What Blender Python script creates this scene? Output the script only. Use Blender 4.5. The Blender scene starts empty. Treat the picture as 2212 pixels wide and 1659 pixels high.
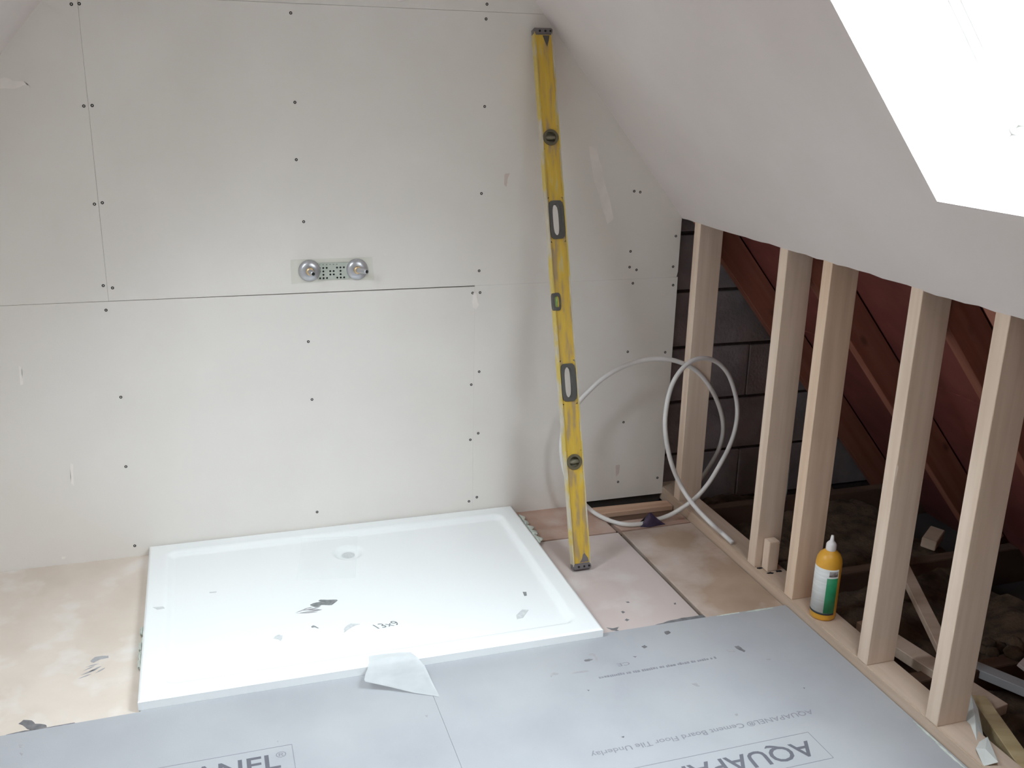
import bpy, bmesh, math, random
from mathutils import Vector, Matrix

random.seed(7)
SKY, EXPOSURE = 43.0, 0.0
ROOF_WINDOWS = [(1, -2.20, -1.415, .2986, 1.15), (-1, -1.20, -.86, .30, 1.10)]   # side, y0, y1, and from-to up the slope
REVEAL = [.20, .12]
GABLE_WINDOW = None
sc = bpy.context.scene
COL = sc.collection
rad = math.radians

# ------------------------------------------------------------------ camera
cam_data = bpy.data.cameras.new('camera')
cam = bpy.data.objects.new('camera', cam_data)
COL.objects.link(cam)
cam.location = (0.2182, -2.9976, 1.4678)
cam.rotation_mode = 'XYZ'
cam.rotation_euler = (1.266791, -0.02189, -0.307753)
cam_data.sensor_fit = 'HORIZONTAL'
cam_data.sensor_width = 36.0
cam_data.lens = 2105.3 / 2212 * 36.0
cam_data.clip_start = 0.02
cam_data.clip_end = 200
sc.camera = cam

# ------------------------------------------------------------------ sky, windows' portals, exposure
world = bpy.data.worlds.new('overcast_sky')
sc.world = world
world.use_nodes = True
wn = world.node_tree
wn.nodes.clear()
wo = wn.nodes.new('ShaderNodeOutputWorld')
wb = wn.nodes.new('ShaderNodeBackground')
wg = wn.nodes.new('ShaderNodeTexCoord')
ws = wn.nodes.new('ShaderNodeSeparateXYZ')
wr = wn.nodes.new('ShaderNodeValToRGB')
cr = wr.color_ramp                       # overcast sky: three times brighter overhead than at the horizon
cr.elements[0].position = 0.64          # ground, roofs and trees up to some sixteen degrees
cr.elements[0].color = (0.11, 0.115, 0.105, 1)
cr.elements[1].position = 1.0
cr.elements[1].color = (0.88, 1.0, 1.08, 1)
ce = cr.elements.new(0.71)
ce.color = (0.55, 0.62, 0.67, 1)
wm = wn.nodes.new('ShaderNodeMath')
wm.operation = 'MULTIPLY_ADD'
wm.inputs[1].default_value = 0.5
wm.inputs[2].default_value = 0.5
wn.links.new(wg.outputs['Generated'], ws.inputs[0])
wn.links.new(ws.outputs['Z'], wm.inputs[0])
wn.links.new(wm.outputs[0], wr.inputs[0])
wn.links.new(wr.outputs[0], wb.inputs['Color'])
wb.inputs['Strength'].default_value = SKY
wn.links.new(wb.outputs[0], wo.inputs[0])

def portal(name, loc, rot, sx, sy):
    l = bpy.data.lights.new(name, 'AREA')
    l.shape = 'RECTANGLE'
    l.size, l.size_y = sx, sy
    l.cycles.is_portal = True
    o = bpy.data.objects.new(name, l)
    COL.objects.link(o)
    o.location = loc
    o.rotation_euler = rot
    return o

sc.view_settings.view_transform = 'Standard'
sc.view_settings.look = 'None'
sc.view_settings.gamma = 1.0
sc.view_settings.use_curve_mapping = False
sc.view_settings.exposure = EXPOSURE
sc.cycles.max_bounces = 14
sc.cycles.diffuse_bounces = 10
sc.cycles.transparent_max_bounces = 12
sc.cycles.caustics_reflective = False
sc.cycles.caustics_refractive = False
sc.cycles.sample_clamp_indirect = 12.0

# ------------------------------------------------------------------ measured positions (metres)
D = {'D': 0.8385,
 'adh_left': [(-0.01, -0.4804), (-0.0047, -0.5247), (-0.0103, -0.5579), (-0.0095, -0.6032), (-0.0091, -0.6406)],
 'adh_right': [(1.227, -0.0677), (1.2323, -0.1075), (1.226, -0.1508), (1.2297, -0.1885), (1.2214, -0.2363)],
 'block': [(2.6153, -0.5125, -0.04), (2.4389, -0.6314, -0.04)],
 'bluepipe': [(2.0063, -0.45, 0.2361), (2.0071, -0.45, 0.1864), (2.0007, -0.45, 0.137)],
 'board_left_marks': {'n1': [(0.3065, -1.0443), (0.3117, -1.0441), (0.3088, -1.0534)],
                      'n2': [(0.6532, -1.0458), (0.6596, -1.0476), (0.6558, -1.054)],
                      'n3': [(-0.252, -0.8976), (-0.2421, -0.9004), (-0.2426, -0.9103), (-0.2485, -0.9086)],
                      'n4': [(-0.2456, -0.9291), (-0.2375, -0.933), (-0.2391, -0.9423)]},
 'board_marks': {'m1': [(1.3749, -0.8641), (1.3895, -0.862), (1.3903, -0.8739), (1.3764, -0.8793), (1.3722, -0.8743)],
                 'm10': [(1.5995, -1.1979), (1.6057, -1.1996), (1.6013, -1.2036)],
                 'm11': [(1.4984, -0.9912), (1.5157, -0.996), (1.516, -1.0071), (1.4987, -1.0023)],
                 'm12': [(0.9988, -0.9699), (1.0112, -0.9633), (1.0224, -0.9712), (1.017, -0.975), (1.0056, -0.9731), (0.9978, -0.9816)],
                 'm13': [(1.3755, -1.2472), (1.3839, -1.2466), (1.3801, -1.2545), (1.3747, -1.2541)],
                 'm14': [(1.0533, -0.9772), (1.1031, -0.9777), (1.1007, -0.9838), (1.0521, -0.9822)],
                 'm15': [(1.5789, -1.0587), (1.5911, -1.0607), (1.5862, -1.0664), (1.5778, -1.0641)],
                 'm2': [(1.2824, -0.9143), (1.2932, -0.9099), (1.2966, -0.9213), (1.2845, -0.9238)],
                 'm3': [(1.1073, -0.9331), (1.1222, -0.9302), (1.1327, -0.9353), (1.12, -0.9409), (1.1083, -0.939)],
                 'm4': [(1.1305, -0.9097), (1.1413, -0.9091), (1.15, -0.9188), (1.14, -0.9479), (1.1339, -0.9497), (1.1417, -0.9236), (1.1322, -0.9159)],
                 'm5': [(1.5268, -0.9829), (1.5395, -0.982), (1.5455, -1.0103), (1.5387, -1.0142), (1.5291, -0.9961)],
                 'm6': [(1.2391, -0.9524), (1.2499, -0.954), (1.2447, -0.959)],
                 'm7': [(1.0658, -1.0575), (1.0734, -1.0584), (1.0686, -1.0634)],
                 'm8': [(1.0745, -1.2499), (1.0831, -1.2496), (1.08, -1.2543)],
                 'm9': [(1.3328, -1.1054), (1.3467, -1.1067), (1.3491, -1.1217), (1.3401, -1.1192)]},
 'bottle': (1.8257, -0.9477, 0.0346),
 'cam': {'f': 2105.325, 'loc': (0.2182, -2.9976, 1.4678), 'rot': (1.266791, -0.02189, -0.307753)},
 'ce': [(1.1832, -0.9741), (1.2139, -0.9757)],
 'drain': (0.5991, -0.1815),
 'film': {'shadow_l': (0.5156, -0.9128, 0.0064), 'tip': (0.5486, -0.8903, 0.02)},
 'floor_stains': {'blot': [(-0.2657, -0.8083), (-0.2567, -0.796), (-0.2378, -0.8033), (-0.2286, -0.8189), (-0.206, -0.8286), (-0.2011, -0.8396), (-0.215, -0.8419),
                           (-0.2365, -0.8402), (-0.249, -0.8259)],
                  'crescent': [(-0.1289, -0.5797), (-0.1182, -0.5629), (-0.0854, -0.5665), (-0.0847, -0.5763), (-0.1048, -0.5786), (-0.12, -0.5901)],
                  'edge': [(-0.2978, -0.8514), (-0.2851, -0.8439), (-0.2472, -0.8391), (-0.215, -0.8419), (-0.1419, -0.8391), (-0.1394, -0.8463), (-0.193, -0.8476),
                           (-0.2455, -0.8521)],
                  'streaks': [(-0.148, -0.6548), (-0.1425, -0.6071), (-0.1258, -0.5924), (-0.1024, -0.6107), (-0.1125, -0.6347), (-0.1317, -0.6407)]},
 'h': 0.0314,
 'hand': [(0.6006, -0.6616), (0.6623, -0.6543)],
 'joints': [(1.0613, 0.8219), (1.0496, 0.0677), (-0.0589, 1.0265), (-0.0475, 0.8382)],
 'lath': [(2.2846, -0.6648, 0.01), (2.0683, -1.1751, -0.01)],
 'pale': [(2.032, -1.0041, -0.02), (2.0684, -1.1593, -0.02), (1.9903, -1.2157, -0.02), (1.9587, -1.0817, -0.02)],
 'pale2': [(2.153, -1.2286, -0.02), (2.1982, -1.3133, -0.02), (2.163, -1.3494, -0.02)],
 'pink': (2.2503, -1.249, -0.0),
 'pipe1': [(1.8005, -0.489, 0.043), (1.7944, -0.4322, 0.05), (1.755, -0.4199, 0.0861), (1.745, -0.3228, 0.1058), (1.7359, -0.24, 0.1414), (1.6899, -0.24, 0.235),
           (1.6613, -0.24, 0.3381), (1.6576, -0.235, 0.4188), (1.6766, -0.23, 0.5128), (1.7246, -0.22, 0.5706), (1.7831, -0.21, 0.5895), (1.8474, -0.2, 0.5728),
           (1.9055, -0.19, 0.5233), (1.948, -0.18, 0.4437), (1.9607, -0.185, 0.3799), (1.9493, -0.2, 0.3177), (1.9186, -0.222, 0.2634), (1.8823, -0.245, 0.226),
           (1.8422, -0.24, 0.147), (1.7928, -0.235, 0.0877), (1.7323, -0.215, 0.035), (1.6874, -0.2079, 0.016), (1.6126, -0.2176, 0.0085), (1.5473, -0.2077, 0.0085),
           (1.5012, -0.1533, 0.0085), (1.465, -0.091, 0.022), (1.3846, -0.13, 0.1168), (1.3513, -0.12, 0.1918), (1.3383, -0.11, 0.2739), (1.3523, -0.1, 0.3526),
           (1.3916, -0.095, 0.4172), (1.4413, -0.095, 0.4693), (1.4958, -0.1, 0.5159), (1.574, -0.11, 0.5559), (1.6628, -0.12, 0.5707), (1.743, -0.135, 0.5598),
           (1.8236, -0.14, 0.5144), (1.8945, -0.14, 0.425), (1.9417, -0.13, 0.3162), (1.9551, -0.1, 0.2159), (1.9424, -0.06, 0.124), (1.9285, -0.02, 0.0501),
           (1.9042, 0.0, 0.0069)],
 'plank_stains': {'crack': [(1.31, -0.8205), (1.3634, -0.8177), (1.4134, -0.8066), (1.4611, -0.8017), (1.5186, -0.803), (1.5276, -0.8018), (1.5336, -0.8218), (1.5084, -0.8222),
                            (1.4497, -0.8239), (1.4035, -0.8268), (1.3684, -0.8241)],
                  'dot1': [(1.2974, -0.7685), (1.3062, -0.7623), (1.3122, -0.7697), (1.3017, -0.7769)],
                  'dot2': [(1.3058, -0.7238), (1.3139, -0.7201), (1.3172, -0.7285), (1.307, -0.7331)],
                  'dot3': [(1.3431, -0.6748), (1.3512, -0.6755), (1.3521, -0.6827), (1.3448, -0.6823)],
                  'dot4': [(1.4775, -0.7198), (1.4837, -0.7199), (1.4808, -0.7284), (1.4753, -0.7284)],
                  'sweep': [(1.2316, -0.7916), (1.2479, -0.7996), (1.2683, -0.7983), (1.2557, -0.8088), (1.2595, -0.8183), (1.2403, -0.808)]},
 'poly': [(1.9719, -1.3631, 0.03), (1.9357, -1.4265, 0.03), (1.8683, -1.5241, 0.03), (1.8347, -1.5349, 0.03), (1.8718, -1.4581, 0.03), (1.9341, -1.3974, 0.03)],
 'poly2': [(1.8683, -1.5241, 0.03), (1.8197, -1.6074, 0.03), (1.7896, -1.5987, 0.03), (1.8073, -1.5537, 0.03), (1.8347, -1.5349, 0.03)],
 'purple': [(1.5973, -0.2217, 0.0), (1.6881, -0.2271, 0.0), (1.6332, -0.22, 0.0491)],
 'qtext': [(1.4159, -1.3932), (1.3606, -1.3941), (1.3096, -1.3992)],
 'screws': [(-0.0613, 1.6299), (-0.0419, 1.6318), (-0.057, 1.3696), (-0.0357, 1.3711), (-0.0562, 1.1034), (-0.0353, 1.107), (-0.0557, 0.87), (-0.0315, 0.8621), (-0.0552, 0.7973),
            (-0.0395, 0.5291), (-0.0454, 0.3053), (-0.0438, 0.0365), (0.5102, 1.6303), (0.5111, 1.3873), (0.508, 1.2244), (0.5219, 1.0416), (0.5207, 0.6679), (0.5247, 0.4769),
            (0.526, 0.0847), (1.0878, 1.6774), (1.0855, 1.6358), (1.0847, 1.383), (1.0778, 1.1184), (1.0732, 0.8716), (1.0522, 0.7994), (1.0772, 0.7998), (1.0774, 0.5307),
            (1.0506, 0.4873), (1.0768, 0.3118), (1.0492, 0.2908), (1.0746, 0.0753), (1.0464, 0.0628), (1.6046, 1.1192), (1.6267, 1.1159), (1.7699, 0.9658), (1.604, 0.9185),
            (1.6039, 0.8648), (1.6304, 0.8543), (1.7677, 0.8605), (1.6196, 0.8083), (1.7729, 0.7955), (1.6158, 0.5655), (1.7611, 0.5546), (1.6159, 0.3048), (1.608, 0.0748),
            (1.7656, 0.0743)],
 'slope': 0.8806,
 'stub': [(1.8085, -0.6409, 0.036), (1.8329, -0.6601, 0.036)],
 'tape': [(0.4668, -0.0638), (0.6453, -0.0772), (0.5957, -0.3543), (0.4261, -0.3196)],
 'third': [(1.1146, -1.0193), (1.454, -1.015)],
 'tray_marks': {'dark': [(0.4716, -0.4608), (0.4783, -0.4564), (0.4978, -0.463), (0.5235, -0.4689), (0.5259, -0.4737), (0.5152, -0.4853), (0.5057, -0.495), (0.4882, -0.4901),
                         (0.4786, -0.4866), (0.47, -0.4912), (0.4577, -0.4931), (0.4471, -0.4808), (0.4466, -0.4766), (0.4563, -0.471), (0.4707, -0.4688), (0.479, -0.467)],
                'grey': [(0.3324, -0.6276), (0.3378, -0.6182), (0.3485, -0.6132), (0.3572, -0.6218), (0.354, -0.6372), (0.3494, -0.6468), (0.3447, -0.6365)],
                'line': [(0.1732, -0.3272), (0.194, -0.3273), (0.1925, -0.3353), (0.1744, -0.3331)],
                'lipmark': [(0.0212, -0.3977), (0.0482, -0.3999), (0.0534, -0.4118), (0.0339, -0.4141)],
                'patch': [(0.9968, -0.6918), (1.0234, -0.6653), (1.0405, -0.6726), (1.0119, -0.7088), (0.9932, -0.7113)],
                'smudge': [(0.5205, -0.6304), (0.5304, -0.6162), (0.5432, -0.6091), (0.5673, -0.6188), (0.5529, -0.6225), (0.54, -0.6302), (0.5266, -0.6415), (0.5176, -0.6501)],
                'speck': [(1.056, -0.5706), (1.0666, -0.5735), (1.0611, -0.5944), (1.0537, -0.5951)],
                'streak': [(0.4033, -0.509), (0.4155, -0.4963), (0.4283, -0.4878), (0.4462, -0.4887), (0.4651, -0.498), (0.4412, -0.4974), (0.4521, -0.5065), (0.4324, -0.505),
                           (0.4595, -0.5114), (0.4736, -0.5104), (0.4748, -0.5168), (0.4661, -0.5224), (0.4388, -0.5188), (0.4139, -0.5119)],
                'tick': [(0.436, -0.5955), (0.4423, -0.5909), (0.4491, -0.5992), (0.4555, -0.6097), (0.4517, -0.6093), (0.445, -0.6011), (0.4372, -0.6015)]},
 'tuft': (2.2696, -1.1648, -0.03),
 'ty': -0.0033,
 'wall_marks': {'blob': [(1.0553, 0.8008), (1.0647, 0.8004), (1.0681, 0.7756), (1.073, 0.7569), (1.0637, 0.7449), (1.0527, 0.7517), (1.0509, 0.7703)],
                'chip1': [(-0.3043, 0.6455), (-0.2974, 0.6423), (-0.2987, 0.5891), (-0.3063, 0.5869)],
                'chip2': [(-0.1993, 0.3332), (-0.1923, 0.3265), (-0.1969, 0.2573), (-0.2049, 0.2674)],
                'chip3': [(-0.2564, 0.0267), (-0.2446, 0.0267), (-0.2465, 0.0206), (-0.2559, 0.0187)],
                'red': [(1.1531, 1.1782), (1.1699, 1.181), (1.1627, 1.1608), (1.1601, 1.1377), (1.1522, 1.1465)],
                'red2': [(1.5949, 0.1414), (1.6113, 0.1416), (1.6096, 0.1092), (1.5994, 0.0958)],
                'smear': [(-0.2783, 1.4341), (-0.2335, 1.4374), (-0.1984, 1.431), (-0.1882, 1.4217), (-0.2254, 1.4115), (-0.2816, 1.4082)],  # outline of a light flare on the upper left board
                'streak': [(1.4356, 1.2641), (1.461, 1.2699), (1.4841, 1.1996), (1.5346, 1.0335), (1.5141, 1.0125), (1.4831, 1.0952), (1.4524, 1.185)]},
 'xk': 1.7893,
 'y1': -0.0913,
 'y2': -0.6022,
 'y3': -0.8145,
 'y4': -1.1588,
 'y5': -1.4157,
 'yellow': [(1.9862, -1.3978, 0.0), (1.9042, -1.5866, 0.0)],
 'zj': 0.8235,
 'zk': 1.0258,
 'zp': 0.0346,
 'zt': 1.6563}

# ------------------------------------------------------------------ room numbers
XK, ZK = 1.7893, 1.0258            # foot of the sloping ceiling on the right
SL = 0.8806                        # pitch
SN, CS = math.sin(SL), math.cos(SL)
XL, ZL = -0.187, 1.572             # a point of the left slope
YB = -4.6                          # front gable, behind the camera
RIDGE = 2.495
ZJ, ZT = 0.8235, 1.6563            # board joints of the back wall

def rslope(t, y, off=0.0):
    """point on the right slope: t up the slope from its foot, off outwards"""
    return Vector((XK - t*CS + off*SN, y, ZK + t*SN + off*CS))

# ------------------------------------------------------------------ materials
def srgb(h):
    h = h.lstrip('#')
    c = [int(h[i:i+2], 16)/255 for i in (0, 2, 4)]
    return tuple(x/12.92 if x <= .04045 else ((x+.055)/1.055)**2.4 for x in c)

def nodes_of(name):
    m = bpy.data.materials.new(name)
    m.use_nodes = True
    nt = m.node_tree
    b = nt.nodes['Principled BSDF']
    return m, nt, b

def mottled(name, c1, c2, scale=6.0, rough=.8, stretch=(1, 1, 1), lo=.35, hi=.65, detail=4, bump=0.0, bscale=60, metal=0.0, c3=None, s3=2.0, lo3=.5, hi3=.7, spec=.5):
    m, nt, b = nodes_of(name)
    tc = nt.nodes.new('ShaderNodeTexCoord')
    mp = nt.nodes.new('ShaderNodeMapping')
    mp.inputs['Scale'].default_value = stretch
    nt.links.new(tc.outputs['Object'], mp.inputs[0])
    n = nt.nodes.new('ShaderNodeTexNoise')
    n.inputs['Scale'].default_value = scale
    n.inputs['Detail'].default_value = detail
    nt.links.new(mp.outputs[0], n.inputs['Vector'])
    r = nt.nodes.new('ShaderNodeValToRGB')
    r.color_ramp.elements[0].position = lo
    r.color_ramp.elements[1].position = hi
    r.color_ramp.elements[0].color = (*c1, 1)
    r.color_ramp.elements[1].color = (*c2, 1)
    nt.links.new(n.outputs['Fac'], r.inputs[0])
    out = r.outputs[0]
    if c3:
        n3 = nt.nodes.new('ShaderNodeTexNoise')
        n3.inputs['Scale'].default_value = s3
        n3.inputs['Detail'].default_value = 6
        nt.links.new(tc.outputs['Object'], n3.inputs['Vector'])
        r3 = nt.nodes.new('ShaderNodeValToRGB')
        r3.color_ramp.elements[0].position = lo3
        r3.color_ramp.elements[1].position = hi3
        nt.links.new(n3.outputs['Fac'], r3.inputs[0])
        mx = nt.nodes.new('ShaderNodeMixRGB')
        mx.inputs[2].default_value = (*c3, 1)
        nt.links.new(r3.outputs[0], mx.inputs[0])
        nt.links.new(out, mx.inputs[1])
        out = mx.outputs[0]
    nt.links.new(out, b.inputs['Base Color'])
    b.inputs['Roughness'].default_value = rough
    b.inputs['Metallic'].default_value = metal
    b.inputs['Specular IOR Level'].default_value = spec
    if bump:
        nb = nt.nodes.new('ShaderNodeTexNoise')
        nb.inputs['Scale'].default_value = bscale
        nb.inputs['Detail'].default_value = 5
        nt.links.new(mp.outputs[0], nb.inputs['Vector'])
        bp = nt.nodes.new('ShaderNodeBump')
        bp.inputs['Strength'].default_value = bump
        bp.inputs['Distance'].default_value = .004
        nt.links.new(nb.outputs['Fac'], bp.inputs['Height'])
        nt.links.new(bp.outputs[0], b.inputs['Normal'])
    return m

def plain(name, c, rough=.6, metal=0.0, **kw):
    m = mottled(name, tuple(x*.94 for x in c), tuple(min(1, x*1.05) for x in c), 14, rough, metal=metal)
    b = m.node_tree.nodes['Principled BSDF']
    for k, v in kw.items():
        b.inputs[k].default_value = v
    return m

def timber(name, c1, c2, knot, axis):
    """sawn softwood: grain along the given axis, with knots"""
    st = [26, 26, 26]
    st[axis] = 1.2
    m, nt, b = nodes_of(name)
    tc = nt.nodes.new('ShaderNodeTexCoord')
    geo = nt.nodes.new('ShaderNodeObjectInfo')
    ad = nt.nodes.new('ShaderNodeVectorMath')
    ad.operation = 'ADD'
    nt.links.new(tc.outputs['Object'], ad.inputs[0])
    rv = nt.nodes.new('ShaderNodeVectorMath')
    rv.operation = 'SCALE'
    rv.inputs[0].default_value = (7, 9, 5)
    nt.links.new(geo.outputs['Random'], rv.inputs['Scale'])
    nt.links.new(rv.outputs[0], ad.inputs[1])
    mp = nt.nodes.new('ShaderNodeMapping')
    mp.inputs['Scale'].default_value = st
    nt.links.new(ad.outputs[0], mp.inputs[0])
    n = nt.nodes.new('ShaderNodeTexNoise')
    n.inputs['Scale'].default_value = 1.6
    n.inputs['Detail'].default_value = 5
    nt.links.new(mp.outputs[0], n.inputs['Vector'])
    r = nt.nodes.new('ShaderNodeValToRGB')
    r.color_ramp.elements[0].position = .32
    r.color_ramp.elements[1].position = .68
    r.color_ramp.elements[0].color = (*c1, 1)
    r.color_ramp.elements[1].color = (*c2, 1)
    nt.links.new(n.outputs['Fac'], r.inputs[0])
    ks = [1, 1, 1]
    ks[axis] = .42
    mk = nt.nodes.new('ShaderNodeMapping')
    mk.inputs['Scale'].default_value = ks
    nt.links.new(ad.outputs[0], mk.inputs[0])
    v = nt.nodes.new('ShaderNodeTexVoronoi')
    v.inputs['Scale'].default_value = 14
    nt.links.new(mk.outputs[0], v.inputs['Vector'])
    kr = nt.nodes.new('ShaderNodeValToRGB')
    kr.color_ramp.elements[0].position = .05
    kr.color_ramp.elements[1].position = .17
    kr.color_ramp.elements[0].color = (1, 1, 1, 1)
    kr.color_ramp.elements[1].color = (0, 0, 0, 1)
    nt.links.new(v.outputs['Distance'], kr.inputs[0])
    # only some of the cells carry a knot
    sp = nt.nodes.new('ShaderNodeSeparateColor')
    nt.links.new(v.outputs['Color'], sp.inputs[0])
    th = nt.nodes.new('ShaderNodeMath')
    th.operation = 'GREATER_THAN'
    th.inputs[1].default_value = .72
    nt.links.new(sp.outputs[0], th.inputs[0])
    ml = nt.nodes.new('ShaderNodeMath')
    ml.operation = 'MULTIPLY'
    nt.links.new(kr.outputs[0], ml.inputs[0])
    nt.links.new(th.outputs[0], ml.inputs[1])
    m2 = nt.nodes.new('ShaderNodeMath')
    m2.operation = 'MULTIPLY'
    m2.inputs[1].default_value = .7
    nt.links.new(ml.outputs[0], m2.inputs[0])
    mx = nt.nodes.new('ShaderNodeMixRGB')
    mx.inputs[2].default_value = (*knot, 1)
    nt.links.new(m2.outputs[0], mx.inputs[0])
    nt.links.new(r.outputs[0], mx.inputs[1])
    nt.links.new(mx.outputs[0], b.inputs['Base Color'])
    b.inputs['Roughness'].default_value = .75
    return m

M = {}
M['board'] = mottled('plasterboard_paper', (.745, .708, .665), (.775, .740, .698), 3.0, .72, bump=.05, bscale=220)
M['plaster'] = mottled('pink_grey_skim_plaster', (.65, .585, .565), (.72, .665, .645), 2.2, .75, lo=.3, hi=.7, detail=8)
M['white_plaster'] = plain('white_window_lining', (.80, .79, .78), .6)
M['filler_and_glare'] = plain('dry_filler_and_glare', (.84, .79, .75), .85)  # real filler, and the pale colour of one painted light flare
M['redmark'] = plain('red_pencil', (.66, .56, .52), .8)
M['backing'] = plain('dark_cavity_backing', (.05, .04, .035), .95)
M['screw'] = plain('black_drywall_screw', (.03, .028, .028), .45, .6)
M['block'] = mottled('grey_concrete_block', (.22, .185, .195), (.31, .265, .275), 9, .95, bump=.6, bscale=90)
M['mortar'] = mottled('dark_mortar', (.05, .035, .03), (.075, .055, .05), 20, .95)
M['felt'] = mottled('red_brown_roofing_felt', (.14, .030, .024), (.19, .046, .036), 5, .9)
M['rafter'] = timber('old_rafter_timber', (.23, .075, .045), (.30, .11, .07), (.09, .03, .02), 0)
M['stud_z'] = timber('pale_sawn_softwood_upright', (.66, .515, .40), (.77, .63, .51), (.20, .11, .06), 2)
M['stud_o'] = timber('orange_sawn_softwood_upright', (.66, .48, .34), (.78, .60, .45), (.18, .09, .04), 2)
M['stud_y'] = timber('pale_sawn_softwood_lying', (.50, .375, .28), (.61, .48, .38), (.20, .11, .06), 1)
M['stud_x'] = timber('sawn_softwood_along_wall', (.50, .30, .20), (.62, .42, .30), (.18, .1, .05), 0)
M['chip'] = mottled('dusty_floor_chipboard', (.62, .535, .455), (.69, .61, .54), 5, .85, c3=(.74, .70, .66), s3=6, lo3=.5, hi3=.68, bump=.1)
M['plank'] = mottled('pale_pink_floor_plank', (.51, .425, .39), (.57, .485, .455), 4, .8, stretch=(1, .35, 1), c3=(.61, .55, .53), s3=7, lo3=.5, hi3=.72)
M['ply'] = mottled('brown_floor_board_with_dust', (.36, .255, .185), (.43, .315, .235), 7, .85, c3=(.58, .49, .44), s3=3.6, lo3=.47, hi3=.64)
M['rear'] = mottled('red_brown_floor_strip', (.42, .275, .215), (.49, .335, .27), 6, .85, stretch=(.4, 1.5, 1), c3=(.52, .42, .37), s3=8, lo3=.52, hi3=.75)
M['darkwood'] = mottled('dark_joist_timber', (.10, .055, .035), (.15, .085, .055), 8, .9, stretch=(.5, 3, 1))
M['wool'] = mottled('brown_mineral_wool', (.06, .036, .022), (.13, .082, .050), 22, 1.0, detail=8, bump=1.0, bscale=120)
M['cement'] = mottled('grey_cement_board', (.355, .358, .378), (.395, .40, .415), 4, .8, detail=8, c3=(.42, .428, .435), s3=2.5, lo3=.5, hi3=.75, bump=.06, bscale=300)
M['print'] = plain('grey_printing_ink', (.13, .13, .15), .85)
M['print_pale'] = plain('pale_grey_printing_ink', (.235, .235, .255), .85)
M['grime'] = mottled('grey_grime', (.13, .125, .13), (.20, .195, .20), 60, .9)
M['grime_pale'] = mottled('pale_grime', (.33, .32, .33), (.40, .39, .395), 60, .9)
M['tray'] = mottled('white_acrylic', (.865, .885, .885), (.87, .89, .89), 3, .25)
M['traymark'] = mottled('grey_smear_on_white', (.19, .20, .20), (.28, .29, .29), 120, .8)
M['traymark_pale'] = mottled('pale_smear_on_white', (.56, .58, .58), (.66, .68, .68), 120, .8)
M['adhesive'] = mottled('pale_green_adhesive', (.50, .56, .50), (.66, .70, .64), 40, .7)
M['pipe'] = plain('white_plastic_pipe', (.70, .68, .67), .35)
M['purple'] = mottled('dark_purple_plastic', (.035, .02, .055), (.07, .05, .10), 40, .5)
M['cap'] = plain('grey_rubber_cap', (.16, .14, .145), .6)
M['rubber'] = plain('dark_grip_rubber', (.085, .08, .072), .55)
M['vialring'] = plain('vial_ring', (.12, .10, .055), .5)
M['vial'] = plain('green_vial_fluid', (.28, .44, .14), .15)
M['dullvial'] = plain('dusty_vial', (.20, .18, .12), .4)
M['steel'] = plain('bright_zinc_steel', (.62, .62, .63), .28, 1.0)
M['chrome'] = plain('satin_chrome', (.50, .50, .52), .30, .6)
M['brass'] = plain('brass', (.62, .46, .27), .35, 1.0)
M['bracket'] = mottled('green_grey_zinc_plate', (.46, .50, .44), (.53, .56, .50), 20, .6, metal=.2)
M['recess'] = mottled('pale_green_board_recess', (.665, .65, .575), (.71, .695, .62), 12, .8)
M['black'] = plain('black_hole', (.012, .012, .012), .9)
M['orange'] = plain('orange_yellow_bottle_plastic', (.72, .36, .035), .38)
M['label_white'] = mottled('white_bottle_label', (.60, .60, .58), (.70, .70, .68), 90, .5, stretch=(.2, .2, 3))
M['label_green'] = mottled('green_bottle_label', (.012, .22, .085), (.025, .28, .12), 30, .5)
M['label_grey'] = mottled('grey_printed_bars', (.22, .19, .19), (.40, .37, .37), 160, .5)
M['label_black'] = plain('black_bottle_band', (.03, .035, .04), .5)
M['nozzle'] = plain('white_nozzle_plastic', (.74, .70, .69), .4)
M['paper'] = plain('white_torn_sheet', (.66, .68, .65), .6)
M['frame'] = plain('white_window_frame', (.80, .79, .77), .4)
M['olive'] = mottled('yellow_old_timber', (.42, .32, .17), (.52, .41, .24), 6, .8, stretch=(6, 1, 6))

def clear_sheet(name, col, alpha, rough=.25):
    m, nt, b = nodes_of(name)
    n = nt.nodes.new('ShaderNodeTexNoise')
    n.inputs['Scale'].default_value = 3
    r = nt.nodes.new('ShaderNodeMapRange')
    r.inputs[3].default_value = alpha*.8
    r.inputs[4].default_value = min(1, alpha*1.2)
    nt.links.new(n.outputs['Fac'], r.inputs[0])
    nt.links.new(r.outputs[0], b.inputs['Alpha'])
    b.inputs['Base Color'].default_value = (*col, 1)
    b.inputs['Roughness'].default_value = rough
    return m
M['film'] = clear_sheet('milky_plastic_film', (.70, .725, .73), .6)
M['tape'] = clear_sheet('clear_packing_tape', (.90, .92, .92), .16, .3)
gm, gnt, gb = nodes_of('window_glass')
gtr = gnt.nodes.new('ShaderNodeBsdfTransparent')
ggl = gnt.nodes.new('ShaderNodeBsdfGlossy')
ggl.inputs['Roughness'].default_value = .02
gfr = gnt.nodes.new('ShaderNodeFresnel')
gfr.inputs['IOR'].default_value = 1.45
gmx = gnt.nodes.new('ShaderNodeMixShader')
gge = gnt.nodes.new('ShaderNodeNewGeometry')
gsb = gnt.nodes.new('ShaderNodeMath')
gsb.operation = 'SUBTRACT'
gsb.inputs[0].default_value = 1.0
gnt.links.new(gge.outputs['Backfacing'], gsb.inputs[1])
gml = gnt.nodes.new('ShaderNodeMath')
gml.operation = 'MULTIPLY'
gnt.links.new(gfr.outputs[0], gml.inputs[0])
gnt.links.new(gsb.outputs[0], gml.inputs[1])
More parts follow.
